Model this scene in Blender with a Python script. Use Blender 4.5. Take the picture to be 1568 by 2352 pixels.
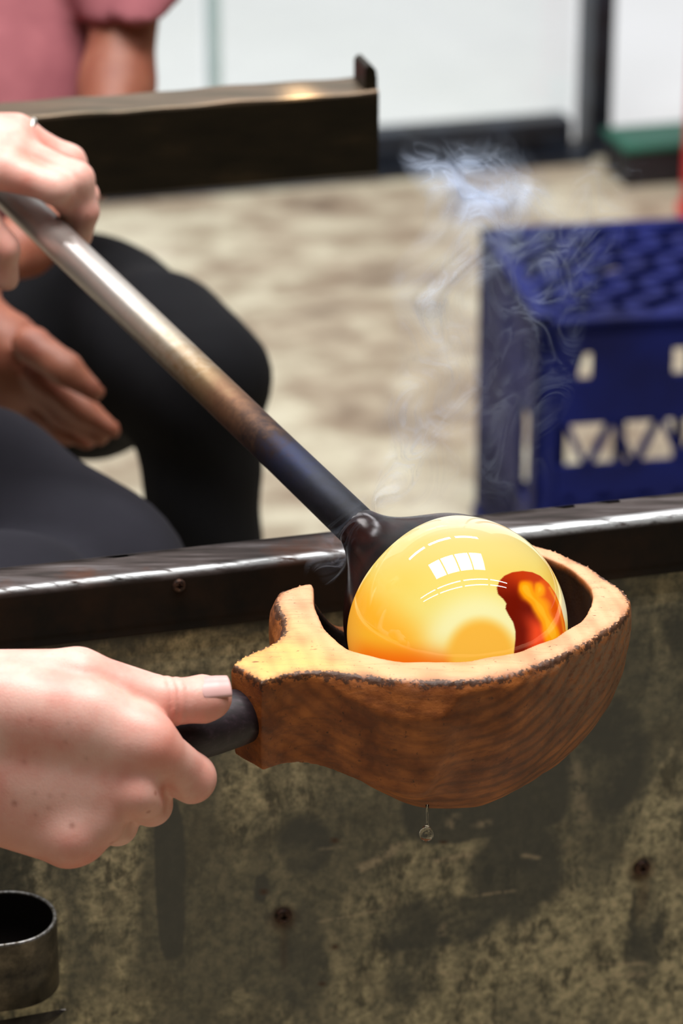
import bpy, math, random
import numpy as np
from mathutils import Vector, Matrix

# ------------------------------------------------------------------ camera, world, lights, exposure
SC = bpy.context.scene
for _o in list(bpy.data.objects):
    bpy.data.objects.remove(_o)
COL = SC.collection
FPX = 7187.0
TH = math.radians(24.0)
CAMP = np.array([0.0, 0.0, 1.4])
FW = np.array([0.0, math.cos(TH), -math.sin(TH)])
UP = np.array([0.0, math.sin(TH), math.cos(TH)])
RT = np.array([1.0, 0.0, 0.0])

def V(px, py, d):
    """world point seen at pixel (px, py) at depth d metres"""
    return CAMP + d * (FW + (px - 784.0) / FPX * RT - (py - 1176.0) / FPX * UP)

def onz(px, py, z):
    r = V(px, py, 1.0) - CAMP
    return CAMP + r * ((z - CAMP[2]) / r[2])

cam = bpy.data.cameras.new('camera')
cam.sensor_fit = 'HORIZONTAL'
cam.sensor_width = 24.0
cam.lens = FPX / 1568.0 * 24.0
cam.clip_start = 0.05
cam.dof.use_dof = True
cam.dof.focus_distance = 1.475
cam.dof.aperture_fstop = 8.6
camo = bpy.data.objects.new('camera', cam)
COL.objects.link(camo)
camo.matrix_world = Matrix(((1, 0, 0, CAMP[0]), (0, UP[1], -FW[1], CAMP[1]), (0, UP[2], -FW[2], CAMP[2]), (0, 0, 0, 1)))
SC.camera = camo

w = bpy.data.worlds.new('sky')
SC.world = w
w.use_nodes = True
w.node_tree.nodes['Background'].inputs['Color'].default_value = (0.97, 0.98, 1.0, 1)
w.node_tree.nodes['Background'].inputs['Strength'].default_value = 0.92
SC.view_settings.view_transform = 'Standard'
SC.view_settings.look = 'None'
SC.view_settings.exposure = 0.0
SC.view_settings.gamma = 1.0
SC.view_settings.use_curve_mapping = False
SC.cycles.use_denoising = True
SC.cycles.max_bounces = 8
SC.cycles.transparent_max_bounces = 32
SC.cycles.sample_clamp_indirect = 6.0
SC.cycles.caustics_reflective = False
SC.cycles.caustics_refractive = False

CEIL = 3.3
S15 = math.radians(15.0)
DX = np.array([math.cos(S15), math.sin(S15), 0.0])     # along the bench and the walls
DY = np.array([-math.sin(S15), math.cos(S15), 0.0])    # away from the viewer
DZ = np.array([0.0, 0.0, 1.0])

def area(name, loc, sx, sy, power, col=(1, 1, 1), rot=(0, 0, 0)):
    l = bpy.data.lights.new(name, 'AREA')
    l.shape = 'RECTANGLE'
    l.size = sx
    l.size_y = sy
    l.energy = power
    l.color = col
    o = bpy.data.objects.new(name, l)
    COL.objects.link(o)
    o.location = loc
    o.rotation_euler = rot
    return o

BC = V(1049, 1439, 1.5)                                 # centre of the glass bubble
# daylight through the roof lights (four panes with dark glazing bars between them)
for k in range(4):
    p = BC + DX * (-0.80 + k * 0.56) + DY * (0.20)
    area('roof_light', (p[0], p[1], CEIL - 0.02), 0.50, 0.95, 30, (1.0, 0.98, 0.96), (0, 0, S15))
# roof lights nearer the window, over the open floor
for k in range(3):
    p = BC + DX * (-1.2 + k * 1.1) + DY * 2.1
    area('roof_light', (p[0], p[1], CEIL - 0.02), 0.9, 0.22, 26, (0.97, 0.98, 1.0), (0, 0, S15))
# fluorescent tubes, in two long rows
for row, (dy, pw) in enumerate(((-0.75, 4.5), (-1.05, 3.5))):
    for k in range(4):
        p = BC + DX * (-1.9 + k * 1.25) + DY * dy
        area('tube_light', (p[0], p[1], CEIL - 0.12), 1.12, 0.05, pw, (1.0, 0.98, 0.95), (0, 0, S15))

# ------------------------------------------------------------------ helpers
def s2l(c):
    c = np.asarray(c, dtype=float) / 255.0
    return np.where(c <= 0.04045, c / 12.92, ((c + 0.055) / 1.055) ** 2.4)

def rgb(r, g, b):
    c = s2l((r, g, b))
    return (float(c[0]), float(c[1]), float(c[2]), 1.0)

def empty(name, loc, label=None, cat=None, group=None):
    o = bpy.data.objects.new(name, None)
    COL.objects.link(o)
    o.location = tuple(float(v) for v in loc)
    o.empty_display_size = 0.05
    if label: o['label'] = label
    if cat: o['category'] = cat
    if group: o['group'] = group
    return o

def mesh_obj(name, verts, faces, mat, parent=None, smooth=False, label=None, cat=None, kind=None, attrs=None, group=None):
    """verts in world coordinates; a child keeps its world place"""
    verts = np.asarray(verts, dtype=np.float64)
    me = bpy.data.meshes.new(name)
    o = bpy.data.objects.new(name, me)
    COL.objects.link(o)
    if parent is not None:
        org = np.zeros(3)
        q = parent
        while q is not None:
            org = org + np.array(q.location)
            q = q.parent
        o.parent = parent
        lv = verts - org
    else:
        org = np.array([verts[:, 0].mean(), verts[:, 1].mean(), verts[:, 2].min()])
        o.location = org
        lv = verts - org
    if isinstance(faces, np.ndarray):
        n = len(faces)
        k = faces.shape[1]
        me.vertices.add(len(lv))
        me.vertices.foreach_set('co', lv.astype(np.float32).ravel())
        me.loops.add(n * k)
        me.loops.foreach_set('vertex_index', faces.astype(np.int32).ravel())
        me.polygons.add(n)
        me.polygons.foreach_set('loop_start', np.arange(0, n * k, k, dtype=np.int32))
        me.update(calc_edges=True)
    else:
        me.from_pydata([tuple(v) for v in lv], [], faces)
    me.validate()
    if smooth:
        me.polygons.foreach_set('use_smooth', np.ones(len(me.polygons), dtype=bool))
    if attrs:
        for an, av in attrs.items():
            if av.ndim == 1:
                a = me.attributes.new(an, 'FLOAT', 'POINT')
                a.data.foreach_set('value', av.astype(np.float32))
            else:
                a = me.attributes.new(an, 'FLOAT_COLOR', 'POINT')
                c4 = np.ones((len(av), 4), dtype=np.float32)
                c4[:, :3] = av
                a.data.foreach_set('color', c4.ravel())
    if mat: me.materials.append(mat)
    if label: o['label'] = label
    if cat: o['category'] = cat
    if kind: o['kind'] = kind
    if group: o['group'] = group
    return o

class MB:
    """collects shapes into one mesh, world coordinates"""
    def __init__(self):
        self.v = []; self.f = []
    def add(self, v, f):
        n = len(self.v)
        self.v += [np.asarray(x, dtype=float) for x in v]
        self.f += [tuple(i + n for i in q) for q in f]
        return self
    def box(self, c, sx, sy, sz, ax=DX, ay=DY, az=DZ, bev=0.0):
        """box centred on c with full sizes; optional chamfered edges"""
        c = np.asarray(c, dtype=float)
        if bev <= 0:
            v = [c + ax * sx / 2 * i + ay * sy / 2 * j + az * sz / 2 * k for i in (-1, 1) for j in (-1, 1) for k in (-1, 1)]
            return self.add(v, [(0, 1, 3, 2), (4, 6, 7, 5), (0, 4, 5, 1), (2, 3, 7, 6), (0, 2, 6, 4), (1, 5, 7, 3)])
        import bmesh
        bm = bmesh.new()
        bmesh.ops.create_cube(bm, size=1)
        for q in bm.verts:
            q.co = Vector((q.co.x * sx, q.co.y * sy, q.co.z * sz))
        bmesh.ops.bevel(bm, geom=bm.edges[:], offset=bev, segments=2, affect='EDGES', profile=0.5)
        bm.verts.index_update()
        v = [c + ax * q.co.x + ay * q.co.y + az * q.co.z for q in bm.verts]
        f = [tuple(x.index for x in p.verts) for p in bm.faces]
        bm.free()
        return self.add(v, f)
    def tube(self, pts, rads, n=20, cap=True):
        pts = [np.asarray(p, dtype=float) for p in pts]
        rings = []
        for i, p in enumerate(pts):
            t = pts[min(i + 1, len(pts) - 1)] - pts[max(i - 1, 0)]
            t = t / np.linalg.norm(t)
            a = np.cross(t, DZ if abs(t[2]) < 0.9 else RT); a /= np.linalg.norm(a)
            b = np.cross(t, a)
            rings.append([p + rads[i] * (math.cos(2 * math.pi * k / n) * a + math.sin(2 * math.pi * k / n) * b) for k in range(n)])
        v = [x for r in rings for x in r]
        f = []
        for i in range(len(pts) - 1):
            for k in range(n):
                f.append((i * n + k, i * n + (k + 1) % n, (i + 1) * n + (k + 1) % n, (i + 1) * n + k))
        if cap:
            f.append(tuple(range(n))[::-1])
            f.append(tuple((len(pts) - 1) * n + k for k in range(n)))
        return self.add(v, f)
    def bar(self, a, b, wd, ht, up=DZ):
        a = np.asarray(a, float); b = np.asarray(b, float)
        t = b - a; L = np.linalg.norm(t); t = t / L
        s = np.cross(up, t); s /= np.linalg.norm(s)
        u = np.cross(t, s)
        return self.box((a + b) / 2, L, wd, ht, t, s, u)
    def build(self, name, mat, parent=None, **k):
        return mesh_obj(name, np.array(self.v), self.f, mat, parent, **k)

# ---- signed distance shapes, meshed with surface nets
def cone(p, a, b, ra, rb):
    a = np.asarray(a, np.float32); b = np.asarray(b, np.float32)
    ba = b - a
    pa = p - a
    h = np.clip((pa @ ba) / max(float(ba @ ba), 1e-12), 0, 1)
    q = pa - h[..., None] * ba
    return np.sqrt((q * q).sum(-1)) - (ra + (rb - ra) * h)

def smin(a, b, k):
    h = np.maximum(k - np.abs(a - b), 0) / k
    return np.minimum(a, b) - h * h * k * 0.25

def smax(a, b, k):
    return -smin(-a, -b, k)

def surface_nets(fn, lo, hi, h):
    lo = np.asarray(lo, float); hi = np.asarray(hi, float)
    n = np.ceil((hi - lo) / h).astype(int) + 1
    ax = [(lo[i] + h * np.arange(n[i])).astype(np.float32) for i in range(3)]
    F = np.empty(n, np.float32)
    step = max(1, int(600000 / (n[1] * n[2])))
    for i in range(0, n[0], step):
        X, Y, Z = np.meshgrid(ax[0][i:i + step], ax[1], ax[2], indexing='ij')
        F[i:i + step] = fn(np.stack([X, Y, Z], -1))
    neg = F < 0
    c = np.zeros(n - 1, np.int8)
    for dx in (0, 1):
        for dy in (0, 1):
            for dz in (0, 1):
                c += neg[dx:n[0] - 1 + dx, dy:n[1] - 1 + dy, dz:n[2] - 1 + dz]
    act = (c > 0) & (c < 8)
    idx = -np.ones(act.shape, np.int64)
    I = np.argwhere(act)
    idx[act] = np.arange(len(I))
    acc = np.zeros((len(I), 3)); cnt = np.zeros(len(I))
    corners = [(x, y, z) for x in (0, 1) for y in (0, 1) for z in (0, 1)]
    for a in corners:
        for b in corners:
            if sum(b) - sum(a) == 1 and all(b[k] >= a[k] for k in range(3)):
                fa = F[I[:, 0] + a[0], I[:, 1] + a[1], I[:, 2] + a[2]]
                fb = F[I[:, 0] + b[0], I[:, 1] + b[1], I[:, 2] + b[2]]
                m = (fa < 0) != (fb < 0)
                t = np.where(m, fa / np.where(m, fa - fb, 1), 0)
                pt = np.array(a)[None] + t[:, None] * (np.array(b) - np.array(a))[None]
                acc[m] += pt[m]; cnt[m] += 1
    verts = lo + (I + acc / np.maximum(cnt, 1)[:, None]) * h
    faces = []
    for d in range(3):
        o1, o2 = [(1, 2), (2, 0), (0, 1)][d]
        sl_a = [slice(None)] * 3; sl_b = [slice(None)] * 3
        sl_a[d] = slice(0, n[d] - 1); sl_b[d] = slice(1, n[d])
        for o in (o1, o2):
            sl_a[o] = slice(1, n[o] - 1); sl_b[o] = slice(1, n[o] - 1)
        na = neg[tuple(sl_a)]; nb = neg[tuple(sl_b)]
        for m, flip in ((na & ~nb, False), (~na & nb, True)):
            E = np.argwhere(m)
            if not len(E): continue
            E[:, o1] += 1; E[:, o2] += 1
            q = []
            for s1, s2 in ((1, 1), (0, 1), (0, 0), (1, 0)):
                G = E.copy(); G[:, o1] -= s1; G[:, o2] -= s2
                q.append(idx[G[:, 0], G[:, 1], G[:, 2]])
            q = np.stack(q, 1)
            faces.append(q[:, ::-1] if flip else q)
    return verts, np.concatenate(faces)

def poly_sdf(x, y, P):
    """signed distance to polygon P in 2-D, negative inside"""
    P = np.asarray(P, np.float32)
    d = np.full(x.shape, 1e9, np.float32); s = np.ones(x.shape, np.float32)
    m = len(P)
    for i in range(m):
        a = P[i]; b = P[i - 1]
        ex, ey = b[0] - a[0], b[1] - a[1]
        wx, wy = x - a[0], y - a[1]
        t = np.clip((wx * ex + wy * ey) / (ex * ex + ey * ey), 0, 1)
        d = np.minimum(d, (wx - ex * t) ** 2 + (wy - ey * t) ** 2)
        c1 = y >= a[1]; c2 = y < b[1]; c3 = ex * wy > ey * wx
        s = np.where((c1 & c2 & c3) | (~c1 & ~c2 & ~c3), -s, s)
    return s * np.sqrt(d)

# ---- materials
def N(nt, t, **k):
    n = nt.nodes.new(t)
    for a, b in k.items():
        setattr(n, a, b)
    return n

def pmat(name, col, rough=0.5, metal=0.0, spec=0.5, **inp):
    m = bpy.data.materials.new(name)
    m.use_nodes = True
    b = m.node_tree.nodes['Principled BSDF']
    b.inputs['Base Color'].default_value = col
    b.inputs['Roughness'].default_value = rough
    b.inputs['Metallic'].default_value = metal
    b.inputs['Specular IOR Level'].default_value = spec
    for a, c in inp.items():
        b.inputs[a.replace('_', ' ')].default_value = c
    return m

def link(m, a, b):
    m.node_tree.links.new(a, b)

def coords(m, scale=(1, 1, 1), rot=(0, 0, 0), loc=(0, 0, 0)):
    nt = m.node_tree
    tc = N(nt, 'ShaderNodeTexCoord'); mp = N(nt, 'ShaderNodeMapping')
    mp.inputs['Scale'].default_value = scale
    mp.inputs['Rotation'].default_value = rot
    mp.inputs['Location'].default_value = loc
    link(m, tc.outputs['Object'], mp.inputs['Vector'])
    return mp.outputs[0]

def noise(m, vec, scale, detail=5, rough=0.55, dist=0.0):
    n = N(m.node_tree, 'ShaderNodeTexNoise')
    n.inputs['Scale'].default_value = scale
    n.inputs['Detail'].default_value = detail
    n.inputs['Roughness'].default_value = rough
    n.inputs['Distortion'].default_value = dist
    link(m, vec, n.inputs['Vector'])
    return n.outputs['Fac']

def ramp(m, fac, stops, interp='LINEAR'):
    r = N(m.node_tree, 'ShaderNodeValToRGB')
    r.color_ramp.interpolation = interp
    el = r.color_ramp.elements
    while len(el) < len(stops): el.new(0.5)
    for e, (p, c) in zip(el, stops):
        e.position = p
        e.color = c if len(c) == 4 else (*c, 1)
    link(m, fac, r.inputs[0])
    return r.outputs[0]

def bwr(m, fac, a, b):
    """linear step from 0 to 1 between a and b"""
    n = N(m.node_tree, 'ShaderNodeMapRange')
    n.inputs['From Min'].default_value = a
    n.inputs['From Max'].default_value = b
    link(m, fac, n.inputs['Value'])
    return n.outputs[0]

def mix(m, fac, a, b, mode='MIX'):
    n = N(m.node_tree, 'ShaderNodeMix', data_type='RGBA', blend_type=mode)
    if isinstance(fac, float): n.inputs[0].default_value = fac
    else: link(m, fac, n.inputs[0])
    for s, x in ((6, a), (7, b)):
        if isinstance(x, tuple): n.inputs[s].default_value = x
        else: link(m, x, n.inputs[s])
    return n.outputs[2]

def mth(m, op, a, b=None):
    n = N(m.node_tree, 'ShaderNodeMath', operation=op)
    for i, x in enumerate((a, b)):
        if x is None: continue
        if isinstance(x, (int, float)): n.inputs[i].default_value = x
        else: link(m, x, n.inputs[i])
    return n.outputs[0]

def attr(m, name, out='Fac'):
    a = N(m.node_tree, 'ShaderNodeAttribute'); a.attribute_name = name
    return a.outputs[out]

def setp(m, **k):
    b = m.node_tree.nodes['Principled BSDF']
    for a, s in k.items():
        link(m, s, b.inputs[a.replace('_', ' ')])

def bump(m, h, strength, dist=0.001):
    n = N(m.node_tree, 'ShaderNodeBump')
    n.inputs['Strength'].default_value = strength
    n.inputs['Distance'].default_value = dist
    link(m, h, n.inputs['Height'])
    link(m, n.outputs[0], m.node_tree.nodes['Principled BSDF'].inputs['Normal'])

G = lambda v: (v, v, v, 1)

# skin
def skin_mat(name, base, red, rough=0.42):
    m = pmat(name, base, rough, 0, 0.45)
    b = m.node_tree.nodes['Principled BSDF']
    b.inputs['Subsurface Weight'].default_value = 0.22
    b.inputs['Subsurface Radius'].default_value = (1.0, 0.3, 0.15)
    b.inputs['Subsurface Scale'].default_value = 0.006
    v = coords(m)
    n1 = noise(m, v, 45, 4)
    c = mix(m, bwr(m, n1, 0.40, 0.68), base, red)
    n2 = noise(m, v, 330, 3, 0.6)
    c = mix(m, mth(m, 'MULTIPLY', bwr(m, n2, 0.60, 0.72), 0.35), c, red)
    vo = N(m.node_tree, 'ShaderNodeTexVoronoi'); vo.inputs['Scale'].default_value = 95
    link(m, v, vo.inputs['Vector'])
    fr = mth(m, 'MULTIPLY', mth(m, 'SUBTRACT', 1.0, bwr(m, vo.outputs['Distance'], 0.06, 0.16)),
             bwr(m, noise(m, v, 30, 2), 0.56, 0.66))
    c = mix(m, mth(m, 'MULTIPLY', fr, 0.6), c, rgb(150, 85, 60))
    at = attr(m, 'flush')
    c = mix(m, at, c, rgb(214, 128, 108))
    at2 = attr(m, 'nail')
    c = mix(m, at2, c, rgb(128, 58, 42))
    setp(m, Base_Color=c)
    n3 = noise(m, v, 900, 4, 0.6)
    bump(m, n3, 0.25, 0.0006)
    return m
M_skin = skin_mat('skin', rgb(226, 178, 164), rgb(216, 148, 134))
M_skin2 = skin_mat('shaded_skin', rgb(156, 98, 76), rgb(140, 80, 62), 0.5)  # assistant's skin, with the dimmer lighting put into a darker colour

def cloth(name, col, rough=0.9, sc=700, dark=None):
    m = pmat(name, col, rough, 0, 0.2)
    v = coords(m)
    n = noise(m, v, 14, 4)
    c = mix(m, bwr(m, n, 0.3, 0.75), dark or tuple(x * 0.72 for x in col[:3]) + (1,), col)
    setp(m, Base_Color=c)
    bump(m, noise(m, v, sc, 2), 0.3, 0.001)
    return m
M_black = cloth('black_trousers', rgb(15, 15, 19))
M_char = cloth('charcoal_trousers', rgb(40, 39, 47))
M_pink = cloth('dusty_pink_jersey', rgb(178, 110, 116), 0.85, dark=rgb(140, 80, 88))
M_grey = cloth('grey_shirt', rgb(90, 92, 98))
M_hair = pmat('dark_hair', rgb(40, 26, 20), 0.6)
M_shoe = pmat('black_leather', rgb(24, 22, 22), 0.45)

# ------------------------------------------------------------------ the setting
M_floor = pmat('stained_concrete_floor', rgb(200, 190, 168), 0.75, 0, 0.3)
v = coords(M_floor, (1.25, 1.5, 1), (0, 0, -S15))
c = ramp(M_floor, noise(M_floor, v, 4.2, 5, 0.55, 0.5), [(0.28, rgb(132, 116, 98)), (0.43, rgb(176, 162, 140)), (0.55, rgb(198, 190, 166)), (0.72, rgb(214, 206, 184))])
c2 = ramp(M_floor, noise(M_floor, v, 9.0, 5, 0.6, 0.3), [(0.40, rgb(148, 116, 98)), (0.56, (1, 1, 1, 1))])
c = mix(M_floor, 0.5, c, mix(M_floor, 1.0, c, c2, 'MULTIPLY'))
c3 = noise(M_floor, v, 70, 4)
c = mix(M_floor, mth(M_floor, 'MULTIPLY', bwr(M_floor, c3, 0.55, 0.7), 0.25), c, rgb(120, 100, 84))
setp(M_floor, Base_Color=c)
bump(M_floor, c3, 0.3, 0.002)

M_wall = pmat('grey_brick_paint', rgb(105, 102, 98), 0.9)
vw = coords(M_wall); setp(M_wall, Base_Color=ramp(M_wall, noise(M_wall, vw, 2.5, 5), [(0.3, rgb(82, 80, 77)), (0.7, rgb(108, 105, 100))]))
M_ceil = pmat('grey_painted_ceiling', rgb(120, 118, 114), 0.9)
setp(M_ceil, Base_Color=ramp(M_ceil, noise(M_ceil, coords(M_ceil), 3, 4), [(0.3, rgb(70, 68, 66)), (0.7, rgb(92, 90, 87))]))
M_out = pmat('white_painted_concrete', rgb(240, 240, 240), 0.9)
setp(M_out, Base_Color=ramp(M_out, noise(M_out, coords(M_out), 1.2, 4), [(0.3, rgb(232, 232, 231)), (0.7, rgb(240, 240, 241))]))
M_frame = pmat('dark_blue_grey_metal_frame', rgb(52, 58, 70), 0.45, 0.3)
setp(M_frame, Base_Color=ramp(M_frame, noise(M_frame, coords(M_frame), 20, 4), [(0.35, rgb(20, 21, 27)), (0.7, rgb(42, 50, 64))]))
M_teal = pmat('pale_teal_aluminium', rgb(178, 202, 204), 0.5)
setp(M_teal, Base_Color=ramp(M_teal, noise(M_teal, coords(M_teal), 8, 3), [(0.3, rgb(164, 192, 195)), (0.7, rgb(188, 208, 210))]))

ORG = onz(1360, 345, 0)                                  # foot of the window post, on the floor
def W3(u, vv, z):                                        # room coordinates: u along the back wall, v away from it
    return ORG + DX * u + DY * vv + DZ * z

def struct(name, mb, mat, **k):
    return mb.build(name, mat, kind='structure', **k)

RX0, RX1, RY0 = -3.6, 3.2, -6.6
struct('floor', MB().box(W3(-0.2, (RY0 + 0.06) / 2, -0.05), RX1 - RX0, -RY0 + 0.06, 0.1), M_floor)
struct('ceiling', MB().box(W3(-0.2, (RY0 + 0.2) / 2, CEIL + 0.06), RX1 - RX0 + 0.2, -RY0 + 0.4, 0.1), M_ceil)
struct('wall_left', MB().box(W3(RX0 - 0.05, RY0 / 2, CEIL / 2), 0.1, -RY0, CEIL), M_wall)
struct('wall_right', MB().box(W3(RX1 + 0.05, RY0 / 2, CEIL / 2), 0.1, -RY0, CEIL), M_wall)
struct('wall_front', MB().box(W3(-0.2, RY0 - 0.05, CEIL / 2), RX1 - RX0, 0.1, CEIL), M_wall)
bw = MB()
bw.box(W3(-0.2, 0.05, (2.7 + CEIL) / 2), RX1 - RX0, 0.12, CEIL - 2.7)
bw.box(W3((RX0 - 2.5) / 2, 0.05, 1.35), -2.5 - RX0, 0.12, 2.7)
bw.box(W3((RX1 + 1.1) / 2, 0.05, 1.35), RX1 - 1.1, 0.12, 2.7)
struct('wall_back', bw, M_wall)
struct('floor_outside', MB().box(W3(0, 3.03, -0.06), 12, 6.0, 0.1), M_out)

# the tall window: frame, teal glazing bar, panes
win = MB()
win.box(W3(-1.27, 0.0, 0.035), 2.46, 0.05, 0.045, bev=0.004)
win.box(W3(-1.27, 0.0, 2.675), 2.46, 0.05, 0.05)
win.box(W3(-2.48, 0.0, 1.35), 0.05, 0.05, 2.6)
wo = struct('window_1', win, M_frame)
post = struct('trim_1', MB().box(W3(0.0, 0.0, 1.35), 0.034, 0.07, 2.7, bev=0.004), M_frame)
sill = struct('trim_2', MB().box(W3(-1.27, -0.025, 0.006), 2.5, 0.07, 0.012), M_frame)
M_glass = bpy.data.materials.new('window_glass'); M_glass.use_nodes = True
nt = M_glass.node_tree; nt.nodes.clear()
o_ = N(nt, 'ShaderNodeOutputMaterial'); mx = N(nt, 'ShaderNodeMixShader'); tr = N(nt, 'ShaderNodeBsdfTransparent'); gl = N(nt, 'ShaderNodeBsdfGlossy')
tr.inputs[0].default_value = (0.97, 0.985, 0.98, 1); gl.inputs['Roughness'].default_value = 0.02; mx.inputs[0].default_value = 0.05
nt.links.new(tr.outputs[0], mx.inputs[1]); nt.links.new(gl.outputs[0], mx.inputs[2]); nt.links.new(mx.outputs[0], o_.inputs[0])
ub = float(((onz(442, 345, 0.0) - ORG) @ DX)) * 1.0
MB().box(W3(ub, 0.0, 1.35), 0.016, 0.03, 2.62).build('glazing_bar', M_teal, wo)
MB().box(W3((ub - 2.48) / 2, 0.0, 1.35), abs(-2.455 - ub) - 0.008, 0.006, 2.60).build('pane', M_glass, wo)
MB().box(W3((ub - 0.03) / 2, 0.0, 1.35), abs(ub + 0.03) - 0.012, 0.006, 2.60).build('pane', M_glass, wo)

# ------------------------------------------------------------------ bench: steel rail, weathered panel, screws
RAILP = V(784, 1213, 1.625)                              # a point on the back top edge of the rail
RW, RH = 0.027, 0.0350
def BN(u, vv, z):                                        # bench coordinates: u along the rail, v away, z down from rail top
    return RAILP + DX * u + DY * vv + DZ * z
bench = empty('workbench', BN(0, 0, -RAILP[2]), 'steel-edged workbench side with mottled grey panel, under the wooden block', 'workbench')

M_steel = pmat('worn_dark_steel', rgb(70, 62, 58), 0.3, 0.5, 0.25)
v = coords(M_steel, (6, 60, 60), (0, 0, -S15))
n1 = noise(M_steel, v, 3.0, 6, 0.6, 0.3)
c = ramp(M_steel, n1, [(0.35, rgb(40, 34, 31)), (0.5, rgb(66, 58, 56)), (0.68, rgb(96, 90, 90))])
ru = noise(M_steel, coords(M_steel), 22, 5, 0.6)
c = mix(M_steel, bwr(M_steel, ru, 0.55, 0.72), c, rgb(82, 50, 34))
wr = attr(M_steel, 'worn')
sc_ = noise(M_steel, coords(M_steel, (5, 380, 380), (0, 0, -S15)), 1.0, 5, 0.7)
wr2 = mth(M_steel, 'MULTIPLY', wr, bwr(M_steel, sc_, 0.34, 0.52))
c = mix(M_steel, wr2, c, rgb(225, 228, 230))
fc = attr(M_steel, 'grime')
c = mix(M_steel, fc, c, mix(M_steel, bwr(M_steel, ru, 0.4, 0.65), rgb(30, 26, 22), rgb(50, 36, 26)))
setp(M_steel, Base_Color=c)
r_ = N(M_steel.node_tree, 'ShaderNodeMapRange'); r_.inputs['To Min'].default_value = 0.75; r_.inputs['To Max'].default_value = 0.26
link(M_steel, wr2, r_.inputs['Value'])
rr = mth(M_steel, 'ADD', r_.outputs[0], mth(M_steel, 'MULTIPLY', fc, 0.3))
setp(M_steel, Roughness=rr, Metallic=mth(M_steel, 'ADD', .25, mth(M_steel, 'MULTIPLY', wr2, .7)))
bump(M_steel, n1, 0.15, 0.0006)

# rail profile (v, z): an angle section with a rounded, worn front edge
prof = []
r0 = 0.0060
prof.append((0.0, -0.004, 0, 0)); prof.append((-0.001, -0.0008, 0, 0)); prof.append((-0.003, 0.0, 0, 0))
for t in np.linspace(0, 1, 4): prof.append((-0.003 - t * (RW - r0 - 0.003), 0.0, 0.0, 0))
for a in np.linspace(0.08, 1.0, 14):
    an = a * math.pi / 2
    k = math.exp(-((a - 0.50) / 0.28) ** 2)
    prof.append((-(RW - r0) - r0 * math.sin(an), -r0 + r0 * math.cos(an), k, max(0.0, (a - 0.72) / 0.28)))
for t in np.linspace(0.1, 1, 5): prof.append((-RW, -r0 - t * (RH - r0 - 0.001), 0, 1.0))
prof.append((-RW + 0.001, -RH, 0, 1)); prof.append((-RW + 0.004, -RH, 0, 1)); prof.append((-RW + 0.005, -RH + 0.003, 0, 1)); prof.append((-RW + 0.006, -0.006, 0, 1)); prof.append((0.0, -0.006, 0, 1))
us = np.linspace(-0.75, 0.75, 120)
vv_, ff_, wa, ga = [], [], [], []
K = len(prof)
for i, u in enumerate(us):
    for (a, b, wn, g) in prof:
        vv_.append(BN(u, a, b)); wa.append(wn ** float(np.interp(u, [-0.25, 0.0, 0.06, 0.2], [7, 3.0, 1.0, 0.7]))); ga.append(g)
for i in range(len(us) - 1):
    for k in range(K):
        ff_.append((i * K + k, (i + 1) * K + k, (i + 1) * K + (k + 1) % K, i * K + (k + 1) % K))
ff_.append(tuple(range(K))); ff_.append(tuple((len(us) - 1) * K + k for k in range(K))[::-1])
rail = mesh_obj('rail', vv_, ff_, M_steel, bench, smooth=True, attrs={'worn': np.array(wa), 'grime': np.array(ga)}, label='dark steel angle rail with worn bright edge')

M_panel = pmat('weathered_cement_board', rgb(110, 102, 82), 0.7, 0, 0.35)
v = coords(M_panel, (1, 1, 1), (0, 0, -S15))
vs = coords(M_panel, (1, 1, 0.42), (0, 0, -S15))
big = noise(M_panel, vs, 9.5, 4, 0.55, 0.8)
fine = noise(M_panel, v, 190, 6, 0.72)
speck = noise(M_panel, vs, 130, 3, 0.65)
c = ramp(M_panel, fine, [(0.36, rgb(112, 108, 90)), (0.5, rgb(166, 158, 128)), (0.64, rgb(206, 192, 156))])
c = mix(M_panel, mth(M_panel, 'MULTIPLY', bwr(M_panel, speck, 0.54, 0.64), 0.75), c, rgb(72, 70, 60))
st = bwr(M_panel, big, 0.47, 0.56)
c = mix(M_panel, mth(M_panel, 'MULTIPLY', st, 0.82), c, mix(M_panel, bwr(M_panel, fine, 0.35, 0.7), rgb(82, 83, 74), rgb(104, 100, 84)))
med = noise(M_panel, v, 26, 5, 0.65, 0.4)
c = mix(M_panel, mth(M_panel, 'MULTIPLY', bwr(M_panel, med, 0.52, 0.66), 0.5), c, rgb(84, 80, 68))
stn = attr(M_panel, 'stain')
c = mix(M_panel, mth(M_panel, 'MULTIPLY', bwr(M_panel, mth(M_panel, 'ADD', stn, mth(M_panel, 'MULTIPLY', mth(M_panel, 'SUBTRACT', med, 0.5), 0.9)), 0.35, 0.6), 0.88), c, rgb(74, 75, 70))
scr = attr(M_panel, 'scrape')
c = mix(M_panel, mth(M_panel, 'MULTIPLY', mth(M_panel, 'MULTIPLY', scr, bwr(M_panel, fine, 0.38, 0.52)), 0.8), c, rgb(196, 178, 148))
rus = attr(M_panel, 'rust')
c = mix(M_panel, rus, c, rgb(74, 48, 30))
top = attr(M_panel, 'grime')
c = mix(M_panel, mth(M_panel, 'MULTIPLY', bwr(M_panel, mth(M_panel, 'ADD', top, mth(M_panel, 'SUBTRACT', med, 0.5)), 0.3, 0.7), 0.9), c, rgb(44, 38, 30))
setp(M_panel, Base_Color=c)
rgh = N(M_panel.node_tree, 'ShaderNodeMapRange'); rgh.inputs['To Min'].default_value = 0.75; rgh.inputs['To Max'].default_value = 0.5
link(M_panel, st, rgh.inputs['Value']); setp(M_panel, Roughness=rgh.outputs[0])
bump(M_panel, fine, 0.35, 0.0008)

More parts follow.
